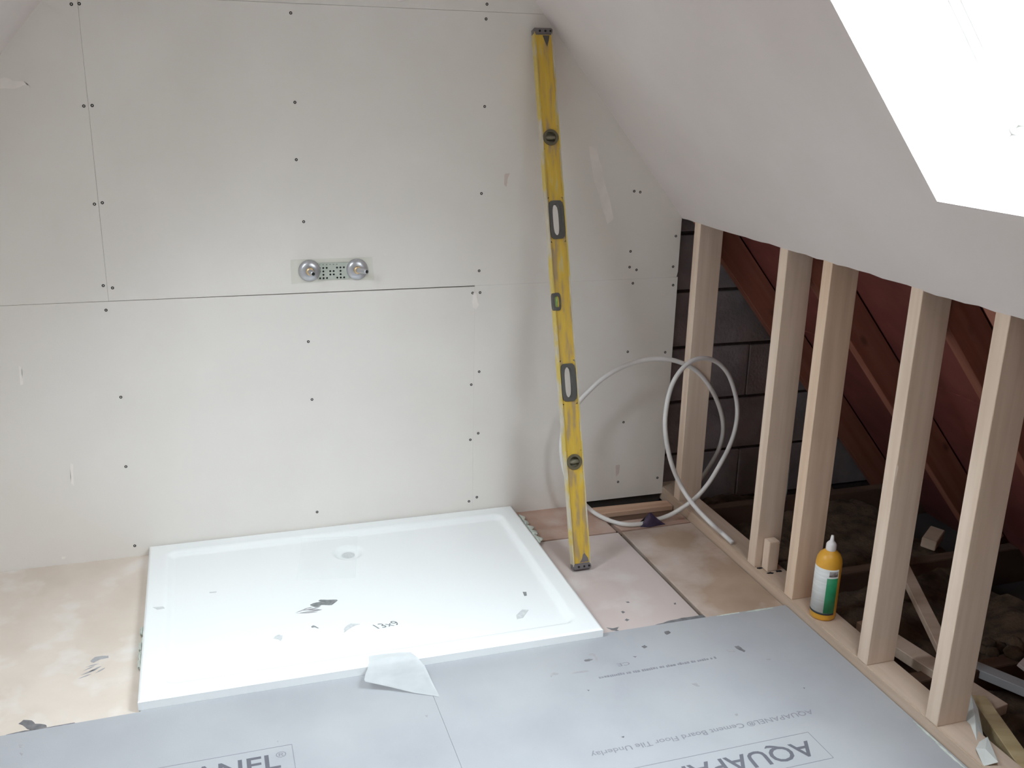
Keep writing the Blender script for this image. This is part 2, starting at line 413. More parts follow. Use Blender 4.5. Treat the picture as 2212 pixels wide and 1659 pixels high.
gnt.links.new(gml.outputs[0], gmx.inputs[0])      # the inner side of each face lets light straight out again
gnt.links.new(gtr.outputs[0], gmx.inputs[1])
gnt.links.new(ggl.outputs[0], gmx.inputs[2])
gnt.links.new(gmx.outputs[0], gnt.nodes['Material Output'].inputs[0])
M['glass'] = gm

# worn yellow paint of the level
ym, ynt, yb = nodes_of('worn_yellow_paint')
ytc = ynt.nodes.new('ShaderNodeTexCoord')
ymp = ynt.nodes.new('ShaderNodeMapping')
ymp.inputs['Scale'].default_value = (60, 60, 9)
ynt.links.new(ytc.outputs['Object'], ymp.inputs[0])
yn = ynt.nodes.new('ShaderNodeTexNoise')
yn.inputs['Scale'].default_value = 1.0
yn.inputs['Detail'].default_value = 7
ynt.links.new(ymp.outputs[0], yn.inputs['Vector'])
yr = ynt.nodes.new('ShaderNodeValToRGB')
yr.color_ramp.elements[0].position = .38
yr.color_ramp.elements[0].color = (.40, .28, .13, 1)
yr.color_ramp.elements[1].position = .47
yr.color_ramp.elements[1].color = (.58, .375, .055, 1)
e = yr.color_ramp.elements.new(.60)
e.color = (.65, .43, .045, 1)
e = yr.color_ramp.elements.new(.70)
e.color = (.56, .46, .20, 1)
ynt.links.new(yn.outputs['Fac'], yr.inputs[0])
ynt.links.new(yr.outputs[0], yb.inputs['Base Color'])
yb.inputs['Roughness'].default_value = .5
M['yellow'] = ym
M['alu'] = mottled('worn_yellowish_aluminium_edge', (.50, .43, .30), (.58, .54, .46), 10, .5, stretch=(20, 20, 2), c3=(.60, .45, .10), s3=9, lo3=.45, hi3=.55)

# ------------------------------------------------------------------ mesh helpers
def link(name, me, m=None, parent=None, smooth=False):
    o = bpy.data.objects.new(name, me)
    COL.objects.link(o)
    if m is not None and not me.materials:
        me.materials.append(m)
    if parent is not None:
        o.parent = parent
    if smooth:
        for p in me.polygons:
            p.use_smooth = True
    return o

def from_bm(name, bm, m, parent=None, smooth=False, recalc=True):
    if recalc:
        bmesh.ops.recalc_face_normals(bm, faces=bm.faces[:])
    me = bpy.data.meshes.new(name)
    bm.to_mesh(me)
    bm.free()
    return link(name, me, m, parent, smooth)

def empty(name, loc, rot=(0, 0, 0), **props):
    o = bpy.data.objects.new(name, None)
    o.empty_display_size = .05
    COL.objects.link(o)
    o.location = loc
    o.rotation_euler = rot
    for k, v in props.items():
        o[k] = v
    return o

def tag(o, label, category, group=None):
    o['label'] = label
    o['category'] = category
    if group:
        o['group'] = group
    return o

def add_box(bm, lo, hi, mtx=None):
    vs = []
    for x in (lo[0], hi[0]):
        for y in (lo[1], hi[1]):
            for z in (lo[2], hi[2]):
                v = Vector((x, y, z))
                vs.append(bm.verts.new(mtx @ v if mtx else v))
    for f in ((0, 1, 3, 2), (4, 6, 7, 5), (0, 4, 5, 1), (2, 3, 7, 6), (0, 2, 6, 4), (1, 5, 7, 3)):
        bm.faces.new([vs[i] for i in f])
    return vs

def box(name, lo, hi, m, parent=None, bevel=0.0, mtx=None):
    bm = bmesh.new()
    add_box(bm, lo, hi, mtx)
    if bevel:
        bmesh.ops.bevel(bm, geom=bm.edges[:], offset=bevel, segments=2, affect='EDGES')
    return from_bm(name, bm, m, parent)

def beam(name, a, b, w, h, m, parent=None, up=(0, 0, 1), bevel=.0015):
    """timber from a to b, w wide sideways, h deep along up"""
    a, b = Vector(a), Vector(b)
    d = (b - a)
    L = d.length
    x = d.normalized()
    z = Vector(up)
    z = (z - x*z.dot(x)).normalized()
    y = z.cross(x)
    mt = Matrix((( x.x, y.x, z.x, a.x), (x.y, y.y, z.y, a.y), (x.z, y.z, z.z, a.z), (0, 0, 0, 1)))
    bm = bmesh.new()
    add_box(bm, (0, -w/2, -h/2), (L, w/2, h/2))
    bmesh.ops.bevel(bm, geom=bm.edges[:], offset=bevel, segments=1, affect='EDGES')
    o = from_bm(name, bm, m)
    if parent is not None:
        o.parent = parent
    o.matrix_basis = mt
    return o

def prism(name, poly, axis, a, b, m, parent=None, bevel=0.0):
    """extrude a 2-D polygon along an axis: 'y' takes (x, z), 'z' takes (x, y)"""
    bm = bmesh.new()
    def P(p, t):
        return (p[0], t, p[1]) if axis == 'y' else (p[0], p[1], t)
    va = [bm.verts.new(P(p, a)) for p in poly]
    vb = [bm.verts.new(P(p, b)) for p in poly]
    n = len(poly)
    bm.faces.new(va)
    bm.faces.new(vb[::-1])
    for i in range(n):
        bm.faces.new((va[i], va[(i+1) % n], vb[(i+1) % n], vb[i]))
    bmesh.ops.recalc_face_normals(bm, faces=bm.faces[:])
    if bevel:
        bmesh.ops.bevel(bm, geom=bm.edges[:], offset=bevel, segments=1, affect='EDGES')
    return from_bm(name, bm, m, parent)

def clip(poly, nx, nz, d):
    """keep the side nx*x + nz*z <= d of a polygon"""
    out = []
    for i, p in enumerate(poly):
        q = poly[(i+1) % len(poly)]
        fp, fq = nx*p[0]+nz*p[1]-d, nx*q[0]+nz*q[1]-d
        if fp <= 0:
            out.append(p)
        if (fp < 0 < fq) or (fq < 0 < fp):
            t = fp/(fp-fq)
            out.append((p[0]+t*(q[0]-p[0]), p[1]+t*(q[1]-p[1])))
    return out

def clip_room(poly, off=0.0):
    poly = clip(poly, SN, CS, SN*XK+CS*ZK+off)
    return clip(poly, -SN, CS, -SN*XL+CS*ZL+off)

def tube_mesh(pts, r, sides=12, sub=6, cap=True):
    """Catmull-Rom tube through points"""
    P = [Vector(p) for p in pts]
    Q = []
    n = len(P)
    for i in range(n-1):
        p0, p1, p2, p3 = P[max(i-1, 0)], P[i], P[i+1], P[min(i+2, n-1)]
        for k in range(sub):
            t = k/sub
            Q.append(.5*((2*p1)+(p2-p0)*t+(2*p0-5*p1+4*p2-p3)*t*t+(3*p1-p0-3*p2+p3)*t**3))
    Q.append(P[-1])
    for _ in range(3):                       # even out the small kinks
        Q = [Q[0]]+[(Q[i-1]+2*Q[i]+Q[i+1])/4 for i in range(1, len(Q)-1)]+[Q[-1]]
    bm = bmesh.new()
    rings = []
    T = (Q[1]-Q[0]).normalized()
    N = T.orthogonal().normalized()
    for i, q in enumerate(Q):
        a = Q[max(i-1, 0)]
        b = Q[min(i+1, len(Q)-1)]
        T2 = (b-a).normalized()
        N = (N - T2*N.dot(T2)).normalized()
        B = T2.cross(N)
        rings.append([bm.verts.new(q + r*(math.cos(2*math.pi*k/sides)*N + math.sin(2*math.pi*k/sides)*B)) for k in range(sides)])
    for i in range(len(rings)-1):
        for k in range(sides):
            bm.faces.new((rings[i][k], rings[i][(k+1) % sides], rings[i+1][(k+1) % sides], rings[i+1][k]))
    if cap:
        bm.faces.new(rings[0][::-1])
        bm.faces.new(rings[-1])
    return bm

def lathe(bm, prof, seg=32, mtx=None, close=True):
    """profile of (radius, height) round the local z axis"""
    rows = []
    for r, z in prof:
        if r < 1e-6:
            v = Vector((0, 0, z))
            rows.append([bm.verts.new(mtx @ v if mtx else v)])
        else:
            row = []
            for k in range(seg):
                a = 2*math.pi*k/seg
                v = Vector((r*math.cos(a), r*math.sin(a), z))
                row.append(bm.verts.new(mtx @ v if mtx else v))
            rows.append(row)
    for A, B in zip(rows, rows[1:]):
        for k in range(seg):
            a0, a1 = A[k % len(A)], A[(k+1) % len(A)]
            b0, b1 = B[k % len(B)], B[(k+1) % len(B)]
            f = []
            for v in (a0, a1, b1, b0):
                if v not in f:
                    f.append(v)
            if len(f) > 2:
                bm.faces.new(f)

def ragged(pts, jit, sub=3):
    out = []
    n = len(pts)
    for i in range(n):
        p, q = pts[i], pts[(i+1) % n]
        for k in range(sub):
            t = k/sub
            out.append((p[0]+t*(q[0]-p[0])+random.uniform(-jit, jit)*(k > 0), p[1]+t*(q[1]-p[1])+random.uniform(-jit, jit)*(k > 0)))
    return out

def decal(name, pts, plane, level, m, parent, thick=.0004, jit=.0012, sub=3):
    """a thin stain with a shape of its own lying on a wall ('y') or floor ('z')"""
    pts = ragged(pts, jit, sub)
    bm = bmesh.new()
    if plane == 'z':
        vs = [bm.verts.new((p[0], p[1], level+thick)) for p in pts]
        lo = [bm.verts.new((p[0], p[1], level)) for p in pts]
    else:
        vs = [bm.verts.new((p[0], level-thick, p[1])) for p in pts]
        lo = [bm.verts.new((p[0], level, p[1])) for p in pts]
    f = bm.faces.new(vs)
    for i in range(len(vs)):
        j = (i+1) % len(vs)
        bm.faces.new((vs[i], lo[i], lo[j], vs[j]))
    bmesh.ops.triangulate(bm, faces=[f])
    return from_bm(name, bm, m, parent)

def words(name, txt, mtx, width, height, m, parent, bold=0.0, shear=0.0):
    """lettering: a text outline fitted to width x cap height, laid on the plane of mtx"""
    cu = bpy.data.curves.new(name, 'FONT')
    cu.body = txt
    cu.size = 1.0
    cu.offset = bold
    cu.shear = shear
    cu.resolution_u = 3
    t = bpy.data.objects.new(name+'_outline', cu)
    COL.objects.link(t)
    dg = bpy.context.evaluated_depsgraph_get()
    me = bpy.data.meshes.new_from_object(t.evaluated_get(dg))
    bpy.data.objects.remove(t)
    bpy.data.curves.remove(cu)
    xs = [v.co.x for v in me.vertices]
    x0, x1 = min(xs), max(xs)
    CAP = .729
    for v in me.vertices:
        v.co = mtx @ Vector(((v.co.x-x0)/(x1-x0)*width, v.co.y/CAP*height, 0))
    me.name = name
    me.materials.clear()
    return link(name, me, m, parent)

# ================================================================== SETTING
# ---- back wall: boards over a dark cavity
wall_back = box('wall_back', (-.70, .0140, -.15), (XK-.004, .030, 1.0), M['backing'])
wall_back['kind'] = 'structure'
upper_cav = prism('cavity_lining', clip_room([(-.70, 1.0), (XK-.004, 1.0), (XK-.004, 2.5), (-.70, 2.5)], .02), 'y', .014, .030, M['backing'], wall_back)
JL, JU = 1.0590, -.0455
def wallboard(poly):
    return prism('plasterboard', clip_room(poly, .004), 'y', 0.0, .0125, M['board'], wall_back)
g = .00025
b_ll = wallboard([(-.66, -.004), (JL-g*.6, -.004), (JL-g*.6, ZJ-.0034), (.45, ZJ-.0024), (-.05, ZJ-.0011), (-.66, ZJ+.0000)])
b_lr = wallboard([(JL+g*.4, -.004), (1.484, -.004), (1.486, .010), (XK-.0005, .010), (XK-.0005, ZJ), (JL+g*.4, ZJ)])
b_ul = wallboard([(-.66, ZJ+.0004), (JU-.0003, ZJ+.0004), (JU-.0003, ZT-.0004), (-.66, ZT-.0004)])
b_ur = wallboard([(JU+.0003, ZJ+.0004), (XK-.006, ZJ+.0004), (XK-.002, ZJ+.02), (XK, ZT-.0004), (JU+.0003, ZT-.0004)])
b_top = wallboard([(-.66, ZT+.0003), (XK, ZT+.0003), (XK, 2.5), (-.66, 2.5)])

bm = bmesh.new()
lathe(bm, [(0, .0012), (.0012, .0004), (.0030, -.0004), (.0042, -.0006), (.0046, .0004), (.0046, .004), (0, .006)], 10, Matrix.Rotation(rad(-90), 4, 'X'))
bmesh.ops.recalc_face_normals(bm, faces=bm.faces[:])
screw_me = bpy.data.meshes.new('screw')
bm.to_mesh(screw_me)
bm.free()
screw_me.materials.append(M['screw'])
for x, z in D['screws']:
    if z > ZT:
        pb = b_top
    elif z > ZJ:
        pb = b_ul if x < JU else b_ur
    else:
        pb = b_ll if x < JL else b_lr
    s = link('screw', screw_me, None, pb)
    s.location = (x, -.0002, z)

wmk = D['wall_marks']
decal('filler_and_glare_patch', wmk['streak'], 'y', 0, M['filler_and_glare'], b_ur, .0005, .003)
decal('filler_blob', wmk['blob'], 'y', 0, M['filler_and_glare'], b_ll, .0016, .001)
decal('red_mark', wmk['red'], 'y', 0, M['redmark'], b_ur, .0003)
decal('red_mark', wmk['red2'], 'y', 0, M['redmark'], b_lr, .0003)
decal('filler_and_glare_patch', wmk['smear'], 'y', 0, M['filler_and_glare'], b_ul, .0005, .004)  # light flare painted onto the board as a pale patch
for k in ('chip1', 'chip2', 'chip3'):
    decal('filler_and_glare_patch', wmk[k], 'y', 0, M['filler_and_glare'], b_ll, .0004, .001)

# ---- gable wall of blocks behind
gable = prism('wall_gable', [(-1.6, -.15), (2.99, -.15), (2.99, .0), (.575, 2.70), (-1.6, .2)], 'y', .058, .16, M['mortar'])
gable['kind'] = 'structure'
CH, BL = .2072, .416
row = 0
z0 = .76 - 4*CH - .0
while z0 < 1.30:
    x = 1.30 - (BL/2 if row % 2 else 0)
    while x < 2.95:
        poly = [(x+.0015, z0+.006), (x+BL-.0015, z0+.006), (x+BL-.0015, z0+CH-.006), (x+.0015, z0+CH-.006)]
        poly = clip(poly, SN, CS, SN*XK+CS*ZK+.114)
        if len(poly) > 2 and max(p[0] for p in poly) > 1.5:
            prism('block', poly, 'y', .049+random.uniform(-.002, .002), .070, M['block'], gable, bevel=.003)
        x += BL
    z0 += CH
    row += 1

# ---- sloping ceilings, rafters and felt
ceiling = empty('ceiling', (0, 0, 0), kind='structure')
TR = (RIDGE-ZK)/SN                                # length of the slope
LFX = XL - (ZL-ZK)/SN*CS
def lslope(t, y, off=0.0):
    return Vector((LFX + t*CS - off*SN, y, ZK + t*SN + off*CS))

def skin(name, S, t0, t1, y0, y1, off0, off1, m, holes=(), rough=False):
    """one layer of a roof slope with its window holes, as one part"""
    cells, y = [], y0
    for (a, b, c, d) in sorted(holes):
        cells += [(y, a, t0, t1), (a, b, t0, c), (a, b, d, t1)]
        y = b
    cells.append((y, y1, t0, t1))
    bm = bmesh.new()
    for (a, b, c, d) in cells:
        ragged_foot = rough and c == t0
        n = max(1, int((b-a)/.045)) if ragged_foot else 1
        A = []
        for i in range(n+1):
            yy = a + (b-a)*i/n
            j = random.uniform(-.0030, .0030) if ragged_foot else 0
            if ragged_foot and -1.36 < yy < -1.2:
                j -= .004
            A.append([bm.verts.new(S(c+j, yy, off0)), bm.verts.new(S(d, yy, off0)), bm.verts.new(S(d, yy, off1)), bm.verts.new(S(c+j*1.6, yy, off1))])
        for P, Q in zip(A, A[1:]):
            for k in range(4):
                bm.faces.new((P[k], P[(k+1) % 4], Q[(k+1) % 4], Q[k]))
        bm.faces.new(A[0])
        bm.faces.new(A[-1][::-1])
    return from_bm(name, bm, m, ceiling)
HR = [w[1:] for w in ROOF_WINDOWS if w[0] > 0]
HL = [w[1:] for w in ROOF_WINDOWS if w[0] < 0]
skin('slope_panel', rslope, 0, TR, YB, .0005, 0, .0125, M['plaster'], HR, True)
skin('roofing_felt', rslope, -1.66, TR, YB, .10, .1125, .1200, M['felt'], [(a-.012, b+.012, c-.012, d+.012) for a, b, c, d in HR])
for t in (-.62, .10):                             # laps of the felt
    skin('felt_lap', rslope, t, t+.012, YB, .045, .1095, .1125, M['felt'])
skin('slope_panel', lslope, -.02, TR, YB, .0005, 0, .012, M['plaster'], HL)
# rafters
RAFT = [-.030, -.600, -1.145, -1.355, -2.245, -2.80, -3.36, -3.92, -4.48]
for y in RAFT:
    a = rslope(-1.40, y-.020, .0605)
    b = rslope(TR-.02, y-.020, .0605)
    beam('rafter', a, b, .040, .094, M['rafter'], ceiling, up=(SN, 0, CS))

# ---- roof windows
def roof_window(name, S, T0, T1, Y0, Y1, sx, RV):
    win = empty(name, S(T0, (Y0+Y1)/2, 0), kind='structure')
    inv = Vector(win.location)
    def wpart(pname, lo, hi, m):
        bm = bmesh.new()
        vs = [bm.verts.new(S(t, y, o)-inv) for t in (lo[0], hi[0]) for y in (lo[1], hi[1]) for o in (lo[2], hi[2])]
        for f in ((0, 1, 3, 2), (4, 6, 7, 5), (0, 4, 5, 1), (2, 3, 7, 6), (0, 2, 6, 4), (1, 5, 7, 3)):
            bm.faces.new([vs[i] for i in f])
        bmesh.ops.recalc_face_normals(bm, faces=bm.faces[:])
        bmesh.ops.bevel(bm, geom=bm.edges[:], offset=.0012, segments=1, affect='EDGES')
        return from_bm(pname, bm, m, win)
    lin, fw = .010, .045
    wpart('reveal', (T0-lin, Y0, .0126), (T0, Y1, RV), M['white_plaster'])
    wpart('reveal', (T1, Y0, .0126), (T1+lin, Y1, RV), M['white_plaster'])
    wpart('reveal', (T0-lin, Y1, .0126), (T1+lin, Y1+lin, RV), M['white_plaster'])
    wpart('reveal', (T0-lin, Y0-lin, .0126), (T1+lin, Y0, RV), M['white_plaster'])
    wpart('window_frame', (T0-.03, Y0-.03, RV), (T0+.012, Y1+.03, RV+.07), M['frame'])
    wpart('window_frame', (T1-.012, Y0-.03, RV), (T1+.03, Y1+.03, RV+.07), M['frame'])
    wpart('window_frame', (T0+.012, Y1-.012, RV), (T1-.012, Y1+.03, RV+.07), M['frame'])
    wpart('window_frame', (T0+.012, Y0-.03, RV), (T1-.012, Y0+.012, RV+.07), M['frame'])
    s0, s1, q0, q1 = T0+.0122, T1-.0122, Y0+.0122, Y1-.0122
    wpart('sash', (s0, q0, RV+.012), (s0+fw, q1, RV+.06), M['frame'])
    wpart('sash', (s1-fw, q0, RV+.012), (s1, q1, RV+.06), M['frame'])
    wpart('sash', (s0+fw, q1-fw, RV+.012), (s1-fw, q1, RV+.06), M['frame'])
    wpart('sash', (s0+fw, q0, RV+.012), (s1-fw, q0+fw, RV+.06), M['frame'])
    wpart('pane', (s0+fw-.004, q0+fw-.004, RV+.034), (s1-fw+.004, q1-fw+.004, RV+.040), M['glass'])
    zax = Vector((sx*SN, 0, CS))                # daylight enters along the inward normal
    xax = Vector((-sx*CS, 0, SN))
    po = portal(name+'_daylight', S((T0+T1)/2, (Y0+Y1)/2, RV+.075), (0, 0, 0), T1-T0, Y1-Y0)
    po.rotation_euler = Matrix((xax, zax.cross(xax), zax)).transposed().to_euler()
    return win
for i, (sx, y0, y1, t0, t1) in enumerate(ROOF_WINDOWS):
    roof_window('window_%d' % (i+1), rslope if sx > 0 else lslope, t0, t1, y0, y1, sx, REVEAL[i])

# ---- other walls of the room, behind and beside the camera
wl = prism('wall_left', [(-.66, -.02), (-.645, -.02), (-.645, 1.04), (-.66, 1.03)], 'y', YB, 0.0, M['board'])
wl['kind'] = 'structure'
front = empty('wall_front', (0, YB, 0), kind='structure')
def gable_piece(poly):
    p_ = clip(poly, SN, CS, SN*XK+CS*ZK+.13)
    p_ = clip(p_, -SN, CS, -SN*XL+CS*ZL+.012)
    if len(p_) > 2:
        prism('plasterboard', p_, 'y', -.08, 0.0, M['board'], front)
if GABLE_WINDOW:
    gx0, gx1, gz0, gz1 = GABLE_WINDOW
    for q in ([(-.70, -.15), (3.0, -.15), (3.0, gz0), (-.70, gz0)], [(-.70, gz0), (gx0, gz0), (gx0, gz1), (-.70, gz1)],
              [(gx1, gz0), (3.0, gz0), (3.0, gz1), (gx1, gz1)], [(-.70, gz1), (3.0, gz1), (3.0, 2.55), (-.70, 2.55)]):
        gable_piece(q)
    gw = empty('window_%d' % (len(ROOF_WINDOWS)+1), ((gx0+gx1)/2, YB-.05, gz0), kind='structure')
    hx, hz = (gx1-gx0)/2, gz1-gz0
    for lo, hi in (((-hx, -.025, 0), (hx, .025, .05)), ((-hx, -.025, hz-.05), (hx, .025, hz)), ((-hx, -.025, .05), (-hx+.05, .025, hz-.05)),
                   ((hx-.05, -.025, .05), (hx, .025, hz-.05))):
        box('window_frame', lo, hi, M['frame'], gw, .002)
    box('pane', (-hx+.045, -.003, .045), (hx-.045, .003, hz-.045), M['glass'], gw)
    portal('gable_window_daylight', ((gx0+gx1)/2, YB-.085, (gz0+gz1)/2), (rad(90), 0, 0), gx1-gx0, hz)
else:
    gable_piece([(-.70, -.15), (3.0, -.15), (3.0, 2.55), (-.70, 2.55)])

# ---- floor
floor = box('floor', (-.72, YB, -.17), (3.0, .058, -.15), M['backing'])
floor['kind'] = 'structure'
for y in (-.10, -.655, -1.21, -1.77, -2.33, -2.9, -3.45, -4.0):
    box('joist', (-.66, y-.022, -.150), (2.90, y+.022, -.0185), M['darkwood'], floor, .002)
FT = .018
def fboard(poly, m, z=0.0, name='floor_board'):
    return prism(name, poly, 'z', z-FT, z, m, floor, bevel=.0012)
f_left = fboard([(-.645, -.0001), (1.180, -.0001), (1.180, -.846), (-.645, -.862)], M['chip'])
f_front = fboard([(-.645, -.866), (1.786, -.830), (1.786, YB), (-.645, YB)], M['chip'], -.001)
f_rear = fboard([(1.183, -.0001), (1.488, -.0001), (1.490, -.042), (1.490, -.100), (1.524, -.1), (1.524, -.160), (1.500, -.160), (1.505, -.2335), (1.183, -.2335)], M['rear'], .0)
f_bat = fboard([(1.494, -.040), (1.785, -.048), (1.785, -.098), (1.494, -.098)], M['stud_x'], .004)
f_low = fboard([(1.527, -.1), (1.785, -.1), (1.785, -.158), (1.527, -.158)], M['darkwood'], -.012)
f_r2 = fboard([(1.515, -.162), (1.785, -.162), (1.785, -.232), (1.524, -.232)], M['rear'], .0)
f_mid = fboard([(1.183, -.2400), (1.507, -.2430), (1.518, -.815), (1.183, -.8180)], M['plank'])
f_right = fboard([(1.521, -.2420), (1.786, -.2380), (1.786, -.826), (1.531, -.822)], M['ply'])
for k, v in D['floor_stains'].items():
    if k != 'streaks':
        decal('stain', v, 'z', 0, M['grime'] if k in ('blot', 'edge') else M['grime_pale'], f_left, .0004, .002, 2)
STREAKS = [((-.150, -.655), (-.120, -.640)), ((-.146, -.640), (-.108, -.622)), ((-.142, -.622), (-.116, -.606)), ((-.138, -.606), (-.106, -.598)), ((-.130, -.632), (-.100, -.612)), ((-.112, -.640), (-.090, -.622))]
for k, v in D['plank_stains'].items():
    decal('stain', v, 'z', 0, M['grime'], f_mid, .0004, .0015)

# ---- knee wall: sole plate and uprights
knee = empty('wall_right', (XK, 0, 0), kind='structure')
SD, SWD = .086, .0405
def kp(name, lo, hi, m, bevel=.002):
    return box(name, (lo[0]-XK, lo[1], lo[2]), (hi[0]-XK, hi[1], hi[2]), m, knee, bevel)
kp('sole_plate', (XK, -4.55, -.018), (XK+SD, .046, D['zp']), M['stud_y'])
def stud(y0, m, chip=False):
    bm = bmesh.new()
    P = [(0, D['zp']), (SD, D['zp']), (SD, 1.060), (.014, 1.060), (0, 1.036)]
    va = [bm.verts.new((x, y0, z)) for x, z in P]
    vb = [bm.verts.new((x, y0-SWD, z)) for x, z in P]
    bm.faces.new(va)
    bm.faces.new(vb[::-1])
    for i in range(5):
        bm.faces.new((va[i], va[(i+1) % 5], vb[(i+1) % 5], vb[i]))
    bmesh.ops.recalc_face_normals(bm, faces=bm.faces[:])
    bmesh.ops.bevel(bm, geom=bm.edges[:], offset=.0013, segments=1, affect='EDGES')
    return from_bm('stud', bm, m, knee)
for y, m in ((D['y1'], 'stud_z'), (D['y2'], 'stud_z'), (D['y3']+.005, 'stud_o'), (D['y4']+.004, 'stud_z'), (D['y5'], 'stud_z'), (-1.99, 'stud_z'), (-2.5, 'stud_z'), (-3.1, 'stud_z'), (-3.7, 'stud_z'), (-4.3, 'stud_z')):
    stud(y, M[m])
bm = bmesh.new()                                   # raised splinter on the fourth upright
for p in ((-.002, -1.192, .585), (-.002, -1.196, .60), (.004, -1.198, .59), (.004, -1.1965, .53), (-.002, -1.1965, .53)):
    bm.verts.new(p)
bm.verts.ensure_lookup_table()
bmesh.ops.convex_hull(bm, input=bm.verts[:])
from_bm('splinter', bm, M['stud_z'], knee)

# ================================================================== THINGS
# ---- cement boards on the floor
BT = .006
cb1 = prism('cement_board', [(-.640, -.8610), (.0035, -.8460), (.0037, -.8300), (.6892, -.8300), (.6922, -2.05), (-.640, -2.06)], 'z', .0002, BT, M['cement'], None, .0008)
tag(cb1, 'grey cement board in front of shower tray, printed word reading upright in thin box', 'cement board')
cb2 = prism('cement_board', [(.6895, -.8300), (1.1900, -.8230), (1.7870, -.8265), (1.7870, -2.04), (.6925, -2.05)], 'z', .0002, BT, M['cement'], None, .0008)
tag(cb2, 'grey cement board beside stud wall, its printed lettering upside down', 'cement board')
TZ = BT+.0003
def flatm(x, y, turn=False):
    m = Matrix.Translation((x, y, TZ))
    return m @ Matrix.Rotation(math.pi, 4, 'Z') if turn else m
def line_strip(name, a, b, w, parent, m):
    a, b = Vector((*a, 0)), Vector((*b, 0))
    d = (b-a).normalized()
    n = Vector((-d.y, d.x, 0))*w/2
    return decal(name, [tuple((a+n)[:2]), tuple((b+n)[:2]), tuple((b-n)[:2]), tuple((a-n)[:2])], 'z', BT, m, parent, .0003, 0, 1)
# left board: AQUAPANEL in a box
words('printed_word', 'AQUAPANEL', flatm(-.142, -1.1385), .450, .052, M['print'], cb1, .012)
words('registered_mark', '®', flatm(.300, -1.105), .023, .020, M['print_pale'], cb1)
for a, b in (((-.19, -1.068), (.338, -1.066)), ((.338, -1.066), (.338, -1.163)), ((-.19, -1.165), (.338, -1.163)), ((-.19, -1.068), (-.19, -1.165))):
    line_strip('printed_line', a, b, .0014, cb1, M['print_pale'])
words('printed_line_of_text', 'AQUAPANEL® Cement Board Floor Tile Underlay', flatm(-.27, -1.23), .583, .017, M['print_pale'], cb1)
# right board: the same print, upside down
words('printed_word', 'AQUAPANEL', flatm(1.489, -1.3835, True), .450, .052, M['print'], cb2, .012)
words('registered_mark', '®', flatm(1.047, -1.415, True), .023, .020, M['print_pale'], cb2)
for a, b in (((1.509, -1.356), (.985, -1.358)), ((1.509, -1.356), (1.5125, -1.452)), ((1.5125, -1.452), (.985, -1.454)), ((.985, -1.358), (.985, -1.454))):
    line_strip('printed_line', a, b, .0014, cb2, M['print_pale'])
words('printed_line_of_text', 'AQUAPANEL® Cement Board Floor Tile Underlay', flatm(1.566, -1.283, True), .583, .017, M['print_pale'], cb2, .006)
random.seed(11)
bm = bmesh.new()                                     # a small line of print too blurred to read: little strokes
x = 1.452
while x > 1.116:
    w = random.uniform(.0035, .0075)
    add_box(bm, (x-w, -1.0215+random.uniform(-.001, .001), BT), (x, -1.0135+random.uniform(-.0015, .0015), BT+.0003))
    x -= w + random.choice((.0015, .0015, .002, .006))
o = from_bm('small_print', bm, M['print_pale'], cb2)
o['kind'] = 'stuff'
words('printed_mark', 'CE', flatm(1.218, -.972, True), .034, .014, M['print_pale'], cb2)
for k, v in D['board_marks'].items():
    decal('stain', v, 'z', BT, M['grime'] if k in ('m1', 'm2', 'm3', 'm5', 'm6', 'm7', 'm8', 'm10') else M['grime_pale'], cb2, .0003, .0012)
for k, v in D['board_left_marks'].items():
    decal('stain', v, 'z', BT, M['grime_pale'], cb1, .0003, .001)
line_strip('scratch', (.690, -.850), (.691, -.925), .0032, cb1, M['grime'])
for (x, y, rx, ry) in ((1.70, -.832, .05, .004), (1.60, -.829, .04, .003), (1.778, -1.52, .004, .05), (1.776, -1.60, .006, .04), (1.781, -1.44, .003, .05)):
    pts = [(x+rx*math.cos(a)*random.uniform(.7, 1.1), y+ry*math.sin(a)*random.uniform(.7, 1.1)) for a in [k*math.pi/5 for k in range(10)]]
    decal('adhesive_smear', pts, 'z', BT, M['adhesive'], cb2, .0006, .001)

# ---- shower tray
TW, TD, TH = 1.2, .8385, .0314
tray = empty('shower_tray', (0, -.0033, 0))
tag(tray, 'white rectangular shower tray with smears and pencilled numbers lying against back wall', 'shower tray')
DX, DY = D['drain'][0], D['drain'][1]+.0033
def sst(a):
    a = max(0.0, min(1.0, a))
    return a*a*(3-2*a)
def tray_h(x, y):
    # y runs 0 .. -TD
    lip = .052
    cx, cy = TW/2, -TD/2
    hx_, hy_ = TW/2-lip, TD/2-lip
    r = .035
    qx, qy = abs(x-cx)-(hx_-r), abs(y-cy)-(hy_-r)
    d = r - (math.hypot(max(qx, 0), max(qy, 0)) + min(max(qx, qy), 0))
    z = TH - .0125*sst(d/.022)
    # the floor of the tray falls a little towards the drain
    if d > .02:
        z -= .002*max(0, 1-math.hypot(x-DX, (y-DY)*1.4)/.8)
    dd = math.hypot(x-DX, y-DY)
    z -= .011*sst((.050-dd)/.018)
    e = min(x, TW-x, -y, TD+y)
    z -= .0035*(1-sst(e/.006))
    return z
def axis_pts(L):
    p = [0, .0015, .003, .0045, .006, .01]
    k = 0.0165
    while k < L-.0165:
        p.append(k)
        k += .0062
    p += [L-.01, L-.006, L-.0045, L-.003, L-.0015, L]
    return p
xs, ys = axis_pts(TW), axis_pts(TD)
verts, faces = [], []
for yy in ys:
    for xx in xs:
        verts.append((xx, -yy, tray_h(xx, -yy)))
nx = len(xs)
for j in range(len(ys)-1):
    for i in range(nx-1):
        a = j*nx+i
        faces.append((a, a+nx, a+nx+1, a+1))
